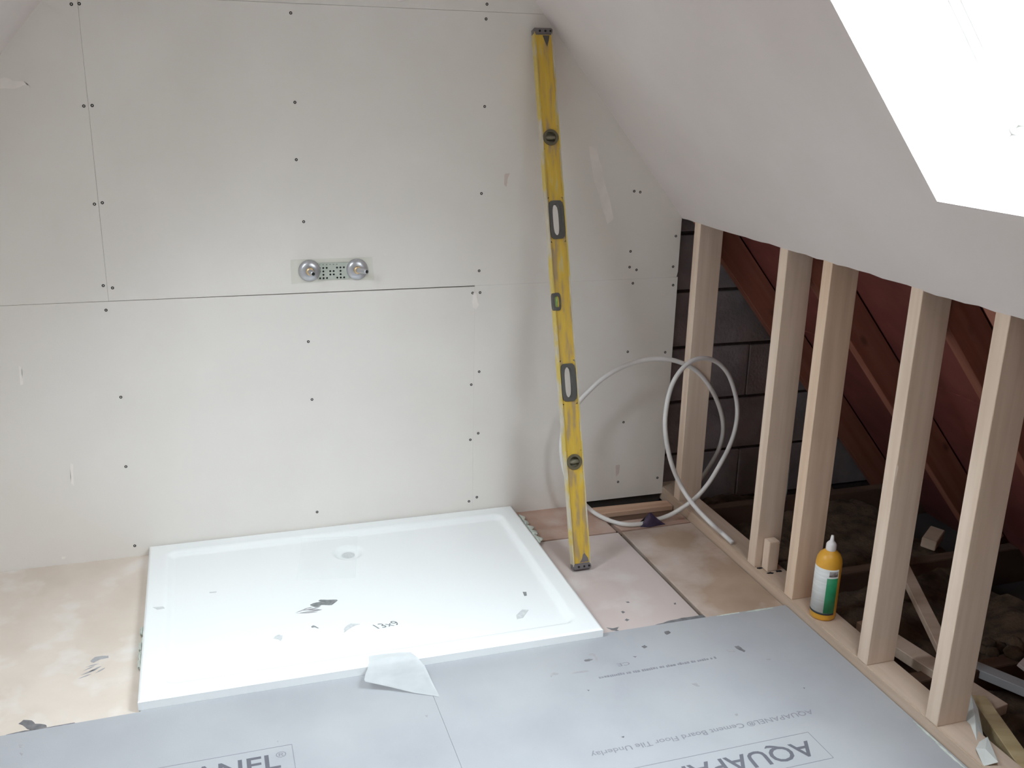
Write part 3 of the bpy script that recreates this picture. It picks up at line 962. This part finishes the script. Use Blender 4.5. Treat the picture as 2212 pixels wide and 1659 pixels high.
rim = [i for i in range(nx)] + [j*nx+nx-1 for j in range(1, len(ys))] + [(len(ys)-1)*nx+i for i in range(nx-2, -1, -1)] + [j*nx for j in range(len(ys)-2, 0, -1)]
base = len(verts)
for r_ in rim:
    v = verts[r_]
    verts.append((v[0], v[1], .0064 if v[1] < -.80 else .0006))
for k in range(len(rim)):
    k2 = (k+1) % len(rim)
    faces.append((rim[k], rim[k2], base+k2, base+k))
faces.append([base+k for k in range(len(rim))][::-1])
me = bpy.data.meshes.new('tray_body')
me.from_pydata(verts, [], faces)
me.update()
bm = bmesh.new()
bm.from_mesh(me)
bmesh.ops.recalc_face_normals(bm, faces=bm.faces[:])
bm.to_mesh(me)
bm.free()
tb = link('tray_body', me, M['tray'], tray)
for p_ in me.polygons:
    p_.use_smooth = abs(p_.normal.z) > .3
TB = .0169
def strokes(name, lines, w, level, m, parent, dy=0.0):
    """thin rubbed streaks, each a sliver of its own"""
    for (xa, ya), (xb, yb) in lines:
        d = Vector((xb-xa, yb-ya, 0))
        n = Vector((-d.y, d.x, 0)).normalized()*w*random.uniform(.5, 1.2)
        lev = level((xa+xb)/2, (ya+yb)/2) if callable(level) else level
        pts = [(xa, ya+dy), (xa+d.x*.35+n.x*.7, ya+d.y*.35+n.y*.7+dy), (xa+d.x*.7+n.x, ya+d.y*.7+n.y+dy), (xb, yb+dy), (xa+d.x*.6-n.x, ya+d.y*.6-n.y+dy), (xa+d.x*.25-n.x*.5, ya+d.y*.25-n.y*.5+dy)]
        decal(name, pts, 'z', lev, m, parent, .0004, w*.15, 2)
for k, v in D['tray_marks'].items():
    lev = TH+.0001 if k == 'lipmark' else None
    v = [(a, b+.0033) for a, b in v]
    cxm = sum(a for a, b in v)/len(v)
    cym = sum(b for a, b in v)/len(v)
    if lev is None:
        lev = tray_h(cxm, cym)+.0002
    if k == 'streak':
        continue
    mm = M['traymark'] if k in ('dark', 'tick', 'speck') else M['traymark_pale']
    decal('smear', v, 'z', lev, mm, tray, .0004, .0008 if k == 'dark' else .0005, 2)
strokes('smear', [((.402, -.508), (.440, -.490)), ((.418, -.500), (.466, -.498)), ((.428, -.492), (.455, -.488)), ((.414, -.510), (.474, -.512)), ((.404, -.512), (.462, -.519)), ((.438, -.503), (.476, -.509)), ((.456, -.494), (.474, -.491))],
        .0032, lambda x, y: tray_h(x, y)+.0002, M['grime_pale'], tray)
hx0, hy0 = D['hand'][0]
zt_ = tray_h(hx0, hy0)+.0006
words('pencilled_number', '13x9', Matrix.Translation((hx0, hy0+.008, zt_)) @ Matrix.Rotation(rad(5), 4, 'Z'), .068, .026, M['traymark'], tray, -.004, -.45)
bm = bmesh.new()
lathe(bm, [(0, .0), (.020, .0), (.021, .0006), (.014, .0012), (0, .0012)], 24)
o = from_bm('drain_cover', bm, M['traymark_pale'], tray)
o.location = (DX, DY, tray_h(DX, DY)+.0001)
def lump(name, loc, s, m, parent):
    bm = bmesh.new()
    bmesh.ops.create_icosphere(bm, subdivisions=3, radius=1)
    for v in bm.verts:
        n_ = 1+.18*math.sin(5*v.co.x+loc[0]*90)+.16*math.sin(6*v.co.y+loc[1]*70)+.1*math.sin(9*v.co.z)
        v.co = Vector((v.co.x*s[0], v.co.y*s[1], v.co.z*s[2]))*n_
    o = from_bm(name, bm, m, parent, True)
    o.location = loc
    return o
for (x, y) in D['adh_left']:
    lump('adhesive_lump', (x+.004, y, .010), (.004, .020, .007), M['adhesive'], tray)
for (x, y) in D['adh_right']:
    lump('adhesive_lump', (min(x, 1.222)-.004, y, .011), (random.uniform(.008, .014), random.uniform(.016, .026), random.uniform(.006, .010)), M['adhesive'], tray)

# tape over the drain: a thin wrinkled patch that sags into the hole
tp = D['tape']
bm = bmesh.new()
grid = []
n1, n2 = 26, 30
for i in range(n1+1):
    rowv = []
    for j in range(n2+1):
        u, v = i/n1, j/n2
        x = (1-v)*((1-u)*tp[0][0]+u*tp[1][0]) + v*((1-u)*tp[3][0]+u*tp[2][0])
        y = (1-v)*((1-u)*tp[0][1]+u*tp[1][1]) + v*((1-u)*tp[3][1]+u*tp[2][1])
        dd = math.hypot(x-DX, y+.0033-DY)
        sag = -.007*sst((.046-dd)/.03)
        # the hole's own dip is bridged by the tape
        z = max(tray_h(x, y+.0033)+.0010, TB+.0014+sag+.0)
        rowv.append(bm.verts.new((x, y, z)))
    grid.append(rowv)
for i in range(n1):
    for j in range(n2):
        bm.faces.new((grid[i][j], grid[i+1][j], grid[i+1][j+1], grid[i][j+1]))
o = from_bm('tape_patch', bm, M['tape'], None, True)
tag(o, 'clear tape patch sagging over the drain hole of the white shower tray', 'tape')

strokes('stain', STREAKS, .0035, 0.0, M['grime_pale'], f_left)

# plastic film: torn corner lying over the tray's front edge down to the cement board
prof = [  # rows from on the tray to the loose end; each row left to right
    [(.560, -.800, .0322), (.600, -.802, .0328), (.640, -.806, .0326), (.668, -.812, .0322)],
    [(.555, -.832, .0330), (.598, -.835, .0400), (.640, -.838, .0380), (.680, -.842, .0330)],
    [(.548, -.856, .0330), (.592, -.864, .0360), (.640, -.868, .0330), (.692, -.872, .0260)],
    [(.538, -.880, .0330), (.590, -.892, .0250), (.640, -.903, .0200), (.698, -.915, .0130)],
    [(.532, -.900, .0320), (.590, -.917, .0190), (.640, -.938, .0120), (.702, -.958, .0078)],
    [(.533, -.908, .0315), (.590, -.929, .0195), (.646, -.955, .0090), (.704, -.985, .0070)],
]
bm = bmesh.new()
R_ = [[bm.verts.new(p) for p in r] for r in prof]
for a, b in zip(R_, R_[1:]):
    for i in range(3):
        bm.faces.new((a[i], a[i+1], b[i+1], b[i]))
bmesh.ops.subdivide_edges(bm, edges=bm.edges[:], cuts=3, use_grid_fill=True, smooth=.6)
o = from_bm('plastic_film', bm, M['film'], None, True)
tag(o, 'milky torn plastic film hanging over front edge of shower tray', 'plastic film')

# ---- spirit level leaning on the wall
lev = empty('spirit_level', (1.287, -.469, .0075))
tag(lev, 'long worn yellow spirit level with two grip holes leaning on back wall', 'spirit level')
LZ = Vector((1.256-1.287, -.033+.469, 1.616-.0075))
LL = LZ.length
zx = LZ.normalized()
xx_ = (Vector((1, 0, 0)) - zx*zx.x).normalized()
yx = zx.cross(xx_)
lev.rotation_euler = Matrix((xx_, yx, zx)).transposed().to_euler()
LW, LT = .059, .026            # width, thickness
wf, wt_ = .004, .011           # flange and web thickness
def hole_plate(bm, x0, x1, z0, z1, inner, y0, y1, n=48):
    """plate x0..x1, z0..z1 with a hole given by inner(angle) -> (x, z)"""
    cx, cz = (x0+x1)/2, (z0+z1)/2
    ang = [2*math.pi*k/n for k in range(n)]
    rows = {}
    for y in (y0, y1):
        O, I = [], []
        for a in ang:
            c, s = math.cos(a), math.sin(a)
            k = min((x1-x0)/2/abs(c) if abs(c) > 1e-9 else 1e9, (z1-z0)/2/abs(s) if abs(s) > 1e-9 else 1e9)
            O.append(bm.verts.new((cx+k*c, y, cz+k*s)))
            ix, iz = inner(a)
            I.append(bm.verts.new((cx+ix, y, cz+iz)))
        rows[y] = (O, I)
    for k in range(n):
        k2 = (k+1) % n
        Oa, Ia = rows[y0]
        Ob, Ib = rows[y1]
        bm.faces.new((Oa[k], Oa[k2], Ia[k2], Ia[k]))
        bm.faces.new((Ob[k], Ib[k], Ib[k2], Ob[k2]))
        bm.faces.new((Ia[k], Ia[k2], Ib[k2], Ib[k]))
        bm.faces.new((Oa[k], Ob[k], Ob[k2], Oa[k2]))
def superell(hx_, hz_, e=5.0):
    def f(a):
        c, s = math.cos(a), math.sin(a)
        r = (abs(c/hx_)**e + abs(s/hz_)**e)**(-1/e)
        return r*c, r*s
    return f
def ring(bm, outer, inner, cx, cz, y0, y1, n=48):
    V = []
    for y in (y0, y1):
        V.append([bm.verts.new((cx+outer(2*math.pi*k/n)[0], y, cz+outer(2*math.pi*k/n)[1])) for k in range(n)])
        V.append([bm.verts.new((cx+inner(2*math.pi*k/n)[0], y, cz+inner(2*math.pi*k/n)[1])) for k in range(n)])
    Oa, Ia, Ob, Ib = V
    for k in range(n):
        k2 = (k+1) % n
        bm.faces.new((Oa[k], Oa[k2], Ia[k2], Ia[k]))
        bm.faces.new((Ob[k], Ib[k], Ib[k2], Ob[k2]))
        bm.faces.new((Ia[k], Ia[k2], Ib[k2], Ib[k]))
        bm.faces.new((Oa[k], Ob[k], Ob[k2], Oa[k2]))
wy0, wy1 = .004, .020          # web front and back
holes = [(.653*LL, .0225, .057, 'grip'), (.3525*LL, .0225, .057, 'grip'), (.803*LL, .0235, .0235, 'vial'), (.2035*LL, .0235, .0235, 'vial')]
holes.sort()
zc = .012
bm = bmesh.new()
for hz0, hx_, hzz, kind in holes:
    a, b = hz0-hzz-.012, hz0+hzz+.012
    add_box(bm, (-LW/2+wf, wy0, zc), (LW/2-wf, wy1, a))
    hole_plate(bm, -LW/2+wf, LW/2-wf, a, b, superell(hx_, hzz, 6 if kind == 'grip' else 2), wy0, wy1)
    zc = b
add_box(bm, (-LW/2+wf, wy0, zc), (LW/2-wf, wy1, LL-.012))
body = from_bm('level_body', bm, M['yellow'], lev)
mid = .503*LL
for sx in (-1, 1):
    bm = bmesh.new()
    x0, x1 = sorted((sx*(LW/2-wf), sx*LW/2))
    if sx < 0:
        add_box(bm, (x0, 0, .012), (x1, LT, mid-.027))
        add_box(bm, (x0, 0, mid+.027), (x1, LT, LL-.012))
        add_box(bm, (x0, LT-.005, mid-.027), (x1, LT, mid+.027))
    else:
        add_box(bm, (x0, 0, .012), (x1, LT, LL-.012))
    from_bm('flange', bm, M['alu'], lev)
for hz0, hx_, hzz, kind in holes:
    bm = bmesh.new()
    if kind == 'grip':
        ring(bm, superell(hx_+.0015, hzz+.0015, 6), superell(hx_-.0095, hzz-.0095, 3.5), 0, hz0, -.0005, .0215)
        from_bm('grip_liner', bm, M['rubber'], lev)
    else:
        ring(bm, superell(hx_+.001, hzz+.001, 2), superell(.0165, .0165, 2), 0, hz0, .0005, .0212)
        from_bm('vial_ring', bm, M['vialring'], lev)
        bm = bmesh.new()
        lathe(bm, [(0, -.0175), (.0065, -.016), (.0075, 0), (.0065, .016), (0, .0175)], 16, Matrix.Translation((0, .010, hz0)) @ Matrix.Rotation(rad(90), 4, 'Y'))
        from_bm('vial', bm, M['dullvial'], lev, True)
        bm = bmesh.new()
        lathe(bm, [(0, 0), (.017, 0), (.017, .003), (0, .003)], 24, Matrix.Translation((0, .0165, hz0)) @ Matrix.Rotation(rad(-90), 4, 'X'))
        from_bm('vial_window', bm, M['dullvial'], lev)
# middle vial in the left edge
bm = bmesh.new()
ring(bm, superell(.0125, .0275, 4), superell(.0075, .0175, 4), -LW/2+.0105, mid, .0005, .0205)
from_bm('vial_housing', bm, M['rubber'], lev)
bm = bmesh.new()
lathe(bm, [(0, -.020), (.0075, -.019), (.0085, 0), (.0075, .019), (0, .020)], 18, Matrix.Translation((-LW/2+.0095, .011, mid)))
from_bm('vial', bm, M['vial'], lev, True)
# end caps, each with three dark studs
for z0, z1 in ((0, .020), (LL-.020, LL)):
    c = box('end_cap', (-LW/2-.001, -.0012, z0), (LW/2+.001, LT+.0002, z1), M['cap'], lev, .003)
    for x in (-.012, .006, .022):
        bm = bmesh.new()
        lathe(bm, [(0, 0), (.0034, 0), (.0034, .0016), (.002, .002), (0, .002)], 12, Matrix.Translation((x, -.0008, (z0+z1)/2)) @ Matrix.Rotation(rad(90), 4, 'X'))
        from_bm('dimple', bm, M['black'], c)
# scuffed ends
prism('scuff', [(-.002, LL-.022), (.020, LL-.022), (.017, LL-.036), (.010, LL-.056), (.004, LL-.040)], 'y', .0035, .0045, M['rubber'], lev)
prism('scuff', [(-.006, .022), (.024, .022), (.022, .034), (.012, .050), (.006, .046), (.002, .032)], 'y', .0035, .0045, M['cap'], lev)

# ---- plastic pipe coil
coil = empty('pipe_coil', (1.60, -.2176, 0))
tag(coil, 'loose looping white plastic pipe standing between spirit level and first studs', 'pipe')
path = D['pipe1']
from_bm('pipe_length', tube_mesh([tuple(Vector(p)-Vector(coil.location)) for p in path], .0078, 14, 8), M['pipe'], coil, True)

# ---- purple scrap over the pipe
pa, pb, pt = (Vector(p) for p in D['purple'])
bm = bmesh.new()
cx = (pa+pb)/2
rows = [[pa+Vector((0, -.004, .001)), pa.lerp(pb, .35)+Vector((0, -.012, .001)), pa.lerp(pb, .7)+Vector((0, -.006, .001)), pb+Vector((.004, -.002, .001))],
        [pa.lerp(pt, .35), pa.lerp(pt, .6)+Vector((.006, -.014, 0)), pb.lerp(pt, .62)+Vector((-.004, -.010, 0)), pb.lerp(pt, .25)+Vector((0, 0, .002))],
        [pt+Vector((-.012, .004, -.014)), pt+Vector((-.002, 0, 0)), pt+Vector((.008, .002, -.003)), pb.lerp(pt, .45)+Vector((0, .012, .0))],
        [pa+Vector((.012, .030, .001)), pa.lerp(pb, .4)+Vector((0, .036, .004)), pa.lerp(pb, .7)+Vector((0, .036, .002)), pb+Vector((-.004, .026, .001))]]
R_ = [[bm.verts.new(p) for p in r] for r in rows]
for a, b in zip(R_, R_[1:]):
    for i in range(3):
        bm.faces.new((a[i], a[i+1], b[i+1], b[i]))
bmesh.ops.subdivide_edges(bm, edges=bm.edges[:], cuts=2, use_grid_fill=True, smooth=.35)
o = from_bm('plastic_scrap', bm, M['purple'], None, True)
tag(o, 'dark purple crumpled plastic scrap lying over the white pipe on the floor', 'scrap')

# ---- glue bottle on the sole plate
bx, by, bz = D['bottle']
bot = empty('glue_bottle', (bx, by, bz+.0003))
tag(bot, 'orange yellow glue bottle with green and white label standing on sole plate', 'bottle')
BR = .0355
bm = bmesh.new()
lathe(bm, [(0, 0), (BR-.004, 0), (BR-.001, .003), (BR, .007), (BR, .168), (BR-.002, .182), (BR-.007, .193), (BR-.014, .200), (.015, .2045), (.013, .207), (0, .207)], 40)
from_bm('bottle_body', bm, M['orange'], bot, True)
bm = bmesh.new()
lathe(bm, [(0, .205), (.0138, .205), (.0142, .208), (.0142, .222), (.0125, .226), (.0085, .231), (.0060, .232), (.0050, .240), (.0036, .249), (.0020, .250), (0, .250)], 28)
from_bm('nozzle_cap', bm, M['nozzle'], bot, True)
def wrap(name, a0, a1, z0, z1, m, parent, dr=.0006):
    bm = bmesh.new()
    n = 18
    A, B = [], []
    for k in range(n+1):
        a = rad(a0+(a1-a0)*k/n)
        A.append((bm.verts.new(((BR+dr)*math.cos(a), (BR+dr)*math.sin(a), z0)), bm.verts.new(((BR+dr)*math.cos(a), (BR+dr)*math.sin(a), z1))))
        B.append((bm.verts.new(((BR-.001)*math.cos(a), (BR-.001)*math.sin(a), z0)), bm.verts.new(((BR-.001)*math.cos(a), (BR-.001)*math.sin(a), z1))))
    for k in range(n):
        bm.faces.new((A[k][0], A[k+1][0], A[k+1][1], A[k][1]))
        bm.faces.new((A[k][1], A[k+1][1], B[k+1][1], B[k][1]))
        bm.faces.new((A[k][0], B[k][0], B[k+1][0], A[k+1][0]))
    return from_bm(name, bm, m, parent, True)
# the bottle is seen from about 232 degrees
lab = wrap('label', 150, 284, .020, .160, M['label_white'], bot)
lab['label'] = 'white printed label'
wrap('green_panel', 233, 284, .026, .134, M['label_green'], lab, .0009)
wrap('grey_panel', 240, 280, .139, .155, M['label_grey'], lab, .0009)
wrap('black_band', 150, 284, .020, .0255, M['label_black'], lab, .0010)

# ---- shower valve bracket let into the wall
br = empty('valve_bracket', (.605, 0, .891))
tag(br, 'steel shower valve bracket with two pipe tails set in back wall above tray', 'bracket')
prism('recess_patch', ragged([(-.127, .036), (.122, .037), (.127, -.036), (.02, -.031), (-.10, -.037), (-.128, -.039)], .0008, 4), 'y', -.0008, .0005, M['recess'], br)
# perforated strip: cells with real holes over a dark back
bm = bmesh.new()
cw = .0105
pattern = {(0, 0), (0, 1), (0, 2), (0, 3), (0, 4), (0, 5), (1, 0), (1, 1), (1, 2), (1, 5), (1, 6), (1, 7), (2, 0), (2, 1), (2, 3), (2, 4), (2, 6), (3, 1), (3, 3), (3, 4), (3, 6), (4, 0), (4, 1), (4, 2), (4, 5), (4, 6), (4, 7)}
x0c, z0c = -.046, .024
for r_ in range(5):
    for c_ in range(9):
        xa, xb = x0c+c_*cw, x0c+(c_+1)*cw
        za, zb = z0c-(r_+1)*cw, z0c-r_*cw
        if (r_, c_) in pattern:
            rr = .0031 if r_ else .0022
            hole_plate(bm, xa, xb, za, zb, superell(rr, rr if r_ else .0009, 2), -.0040, -.0022, 16)
        else:
            add_box(bm, (xa, -.0040, za), (xb, -.0022, zb))
from_bm('perforated_strip', bm, M['bracket'], br)
box('strip_back', (x0c, -.0020, z0c-5*cw), (x0c+9*cw, -.0012, z0c), M['black'], br)
for fx, fz, tip in ((-.072, .0015, Vector((.006, -.047, -.002))), (.0735, .0005, Vector((.022, -.052, .001)))):
    fl = empty('fitting', (fx, 0, fz))
    fl.parent = br
    ry = Matrix.Rotation(rad(90), 4, 'X')
    bm = bmesh.new()
    lathe(bm, [(.0, .001), (.0325, .001), (.0335, .0035), (.031, .0075), (.022, .0125), (.0125, .0145), (.0, .0145)], 40, ry)
    from_bm('flange', bm, M['chrome'], fl, True)
    bm = bmesh.new()
    lathe(bm, [(0, .012), (.0118, .012), (.0122, .014), (.0122, .019), (.0105, .0215), (.0, .0215)], 24, ry)
    from_bm('brass_nut', bm, M['brass'], fl, True)
    bm = tube_mesh([(0, -.018, 0), (tip.x*.45, tip.y*.62, tip.z*.3), tip], .0079, 20, 4, cap=True)
    from_bm('pipe_tail', bm, M['chrome'], fl, True)
    d = (tip-Vector((tip.x*.45, tip.y*.62, tip.z*.3))).normalized()
    bm = bmesh.new()
    q = d.to_track_quat('Z', 'Y').to_matrix().to_4x4()
    lathe(bm, [(0, -.002), (.0050, -.002), (.0050, .0006), (0, .0006)], 20, Matrix.Translation(tip) @ q)
    from_bm('bore', bm, M['black'], fl)

# ---- pipe outlet at the top of the picture
out = empty('pipe_outlet', (.826, 0, 1.690))
tag(out, 'white ringed pipe outlet on back wall at top edge of picture', 'pipe outlet')
bm = bmesh.new()
ry = Matrix.Rotation(rad(90), 4, 'X')
lathe(bm, [(.0085, .0), (.016, .0), (.017, .003), (.0155, .010), (.012, .014), (.0085, .014), (.0085, .0)], 28, ry)
from_bm('collar', bm, M['nozzle'], out, True)
bm = tube_mesh([(0, 0, 0), (0, -.022, 0), (0, -.034, .003), (0, -.040, .014), (0, -.040, .034)], .0082, 16, 5)
from_bm('elbow', bm, M['chrome'], out, True)

# ---- things in the eaves behind the studs
bm = bmesh.new()
random.seed(3)
G = []
nxw, nyw = 44, 100
ph = [random.uniform(0, 6.28) for _ in range(12)]
for i in range(nxw+1):
    r_ = []
    for j in range(nyw+1):
        x = 1.885 + (2.56-1.885)*i/nxw
        y = .044 - 2.5*j/nyw
        z = -.078 + .018*math.sin(9*x+ph[0]+3*math.sin(4*y))+.016*math.sin(13*y+ph[1])*math.sin(7*x+ph[2])+.008*math.sin(31*x+ph[3])*math.sin(37*y+ph[4])+random.uniform(-.006, .006)
        z += .035*sst((x-2.25)/.35)
        if y < -1.20 and x < 2.14:
            z -= .06*sst((-1.20-y)/.1)
        r_.append(bm.verts.new((x, y, z)))
    G.append(r_)
for i in range(nxw):
    for j in range(nyw):
        bm.faces.new((G[i][j], G[i+1][j], G[i+1][j+1], G[i][j+1]))
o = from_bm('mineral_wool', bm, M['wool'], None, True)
o['kind'] = 'stuff'
tag(o, 'brown bed of mineral wool between joists in the dark eaves', 'insulation')

def offcut(name, a, b, w, h, m, label, up=(0, 0, 1), cat='timber'):
    o = beam(name, a, b, w, h, m, None, up)
    return tag(o, label, cat)
a, b = D['lath']
offcut('timber_lath', (2.290, -.650, .052), (2.055, -1.200, .000), .037, .022, M['stud_y'], 'narrow pale lath slanting down behind the fourth stud')
offcut('timber_offcut', (1.965, -.955, -.012), (2.035, -1.40, -.012), .058, .030, M['stud_y'], 'short pale board lying behind the sole plate between fourth and fifth studs')
offcut('timber_batten', (2.13, -1.19, -.030), (2.30, -1.52, -.030), .040, .025, M['cement'], 'grey batten lying in eaves right of the fifth stud')
offcut('roof_batten', (2.000, -1.36, -.004), (1.885, -1.66, .006), .040, .040, M['olive'], 'yellowish batten lying behind sole plate at lower right corner')
c = (Vector(D['block'][0])+Vector(D['block'][1]))/2
o = box('timber_block', (-.048, -.024, -.018), (.048, .024, .018), M['stud_y'], None, .002)
o.location = (c.x, c.y, .004)
o.rotation_euler = (rad(4), rad(-6), rad(34))
tag(o, 'small pale wood block lying on wool far back between fourth and fifth studs', 'wood block')
o = box('floor_offcut', (-.05, -.02, -.006), (.05, .02, .006), M['plank'], None, .001)
o.location = (2.275, -1.262, .006)
o.rotation_euler = (rad(20), rad(-12), rad(20))
tag(o, 'pinkish board scrap lying in eaves at right edge of picture', 'board scrap')
tx, ty_, tz_ = D['tuft']
bm = bmesh.new()
for k in range(9):
    a = random.uniform(0, 6.28)
    mt = Matrix.Translation((.045*math.cos(a), .035*math.sin(a), random.uniform(-.008, .028))) @ Matrix.Diagonal((random.uniform(.018, .034), random.uniform(.018, .03), random.uniform(.010, .022), 1))
    bmesh.ops.create_icosphere(bm, subdivisions=2, radius=1, matrix=mt)
for v in bm.verts:
    v.co += Vector((random.uniform(-.003, .003), random.uniform(-.003, .003), random.uniform(-.003, .003)))
o = from_bm('wool_tuft', bm, M['wool'], None, True)
o.location = (tx, ty_, tz_-.004)
tag(o, 'loose fluffy tuft of brown wool behind the fifth stud', 'insulation')

# short upright offcut standing on the plate against the second stud
sx, sy, sz = 1.826, -.663, D['zp']
o = box('upright_offcut', (-.018, -.0165, 0), (.018, .0165, .098), M['stud_z'], None, .0015)
o.location = (sx+.004, sy-.0005, sz+.0003)
o.rotation_euler = (0, 0, 0)
tag(o, 'short upright wood offcut standing on sole plate against second stud', 'timber')
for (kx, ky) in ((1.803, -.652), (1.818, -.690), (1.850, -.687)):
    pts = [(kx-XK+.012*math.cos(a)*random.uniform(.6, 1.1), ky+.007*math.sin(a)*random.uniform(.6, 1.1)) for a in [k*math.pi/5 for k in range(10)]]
    decal('stain', pts, 'z', D['zp'], M['black'], knee, .0004, .001)  # black patches paint the dark hole at the offcut's foot

# torn white sheets hanging over the plate at the right
def sheet(name, outline, base_z, hump, label):
    bm = bmesh.new()
    cxs = sum(p[0] for p in outline)/len(outline)
    cys = sum(p[1] for p in outline)/len(outline)
    ctr = bm.verts.new((cxs, cys, base_z+hump))
    ring_ = [bm.verts.new((p[0], p[1], base_z+.006*math.sin(i*2.3))) for i, p in enumerate(outline)]
    for i in range(len(ring_)):
        bm.faces.new((ctr, ring_[i], ring_[(i+1) % len(ring_)]))
    bmesh.ops.subdivide_edges(bm, edges=bm.edges[:], cuts=2, smooth=.3)
    g_ = bmesh.ops.extrude_face_region(bm, geom=bm.faces[:])
    for v in [e_ for e_ in g_['geom'] if isinstance(e_, bmesh.types.BMVert)]:
        v.co.z -= .0012
    o = from_bm(name, bm, M['paper'], None)
    return tag(o, label, 'torn sheet')
sheet('torn_sheet', [p[:2] for p in D['poly']], .030, .012, 'narrow white torn sheet standing out behind the foot of the fifth stud')
sheet('torn_sheet', [(p[0]+.005, p[1]) for p in D['poly2']], .040, .006, 'wider white torn sheet lying on sole plate at lower right corner')

# pale blue pipe behind the second stud
bp_ = [tuple(p) for p in ((1.985, -.45, .50), (2.000, -.45, .38), *[tuple(q) for q in D['bluepipe']], (1.985, -.45, .05), (1.96, -.45, -.06))]
M['blue'] = plain('pale_blue_plastic', (.38, .44, .48), .4)
o = from_bm('service_pipe', tube_mesh(bp_, .0065, 12, 5), M['blue'], None, True)
tag(o, 'thin pale blue pipe rising in the eaves behind the second stud', 'pipe')
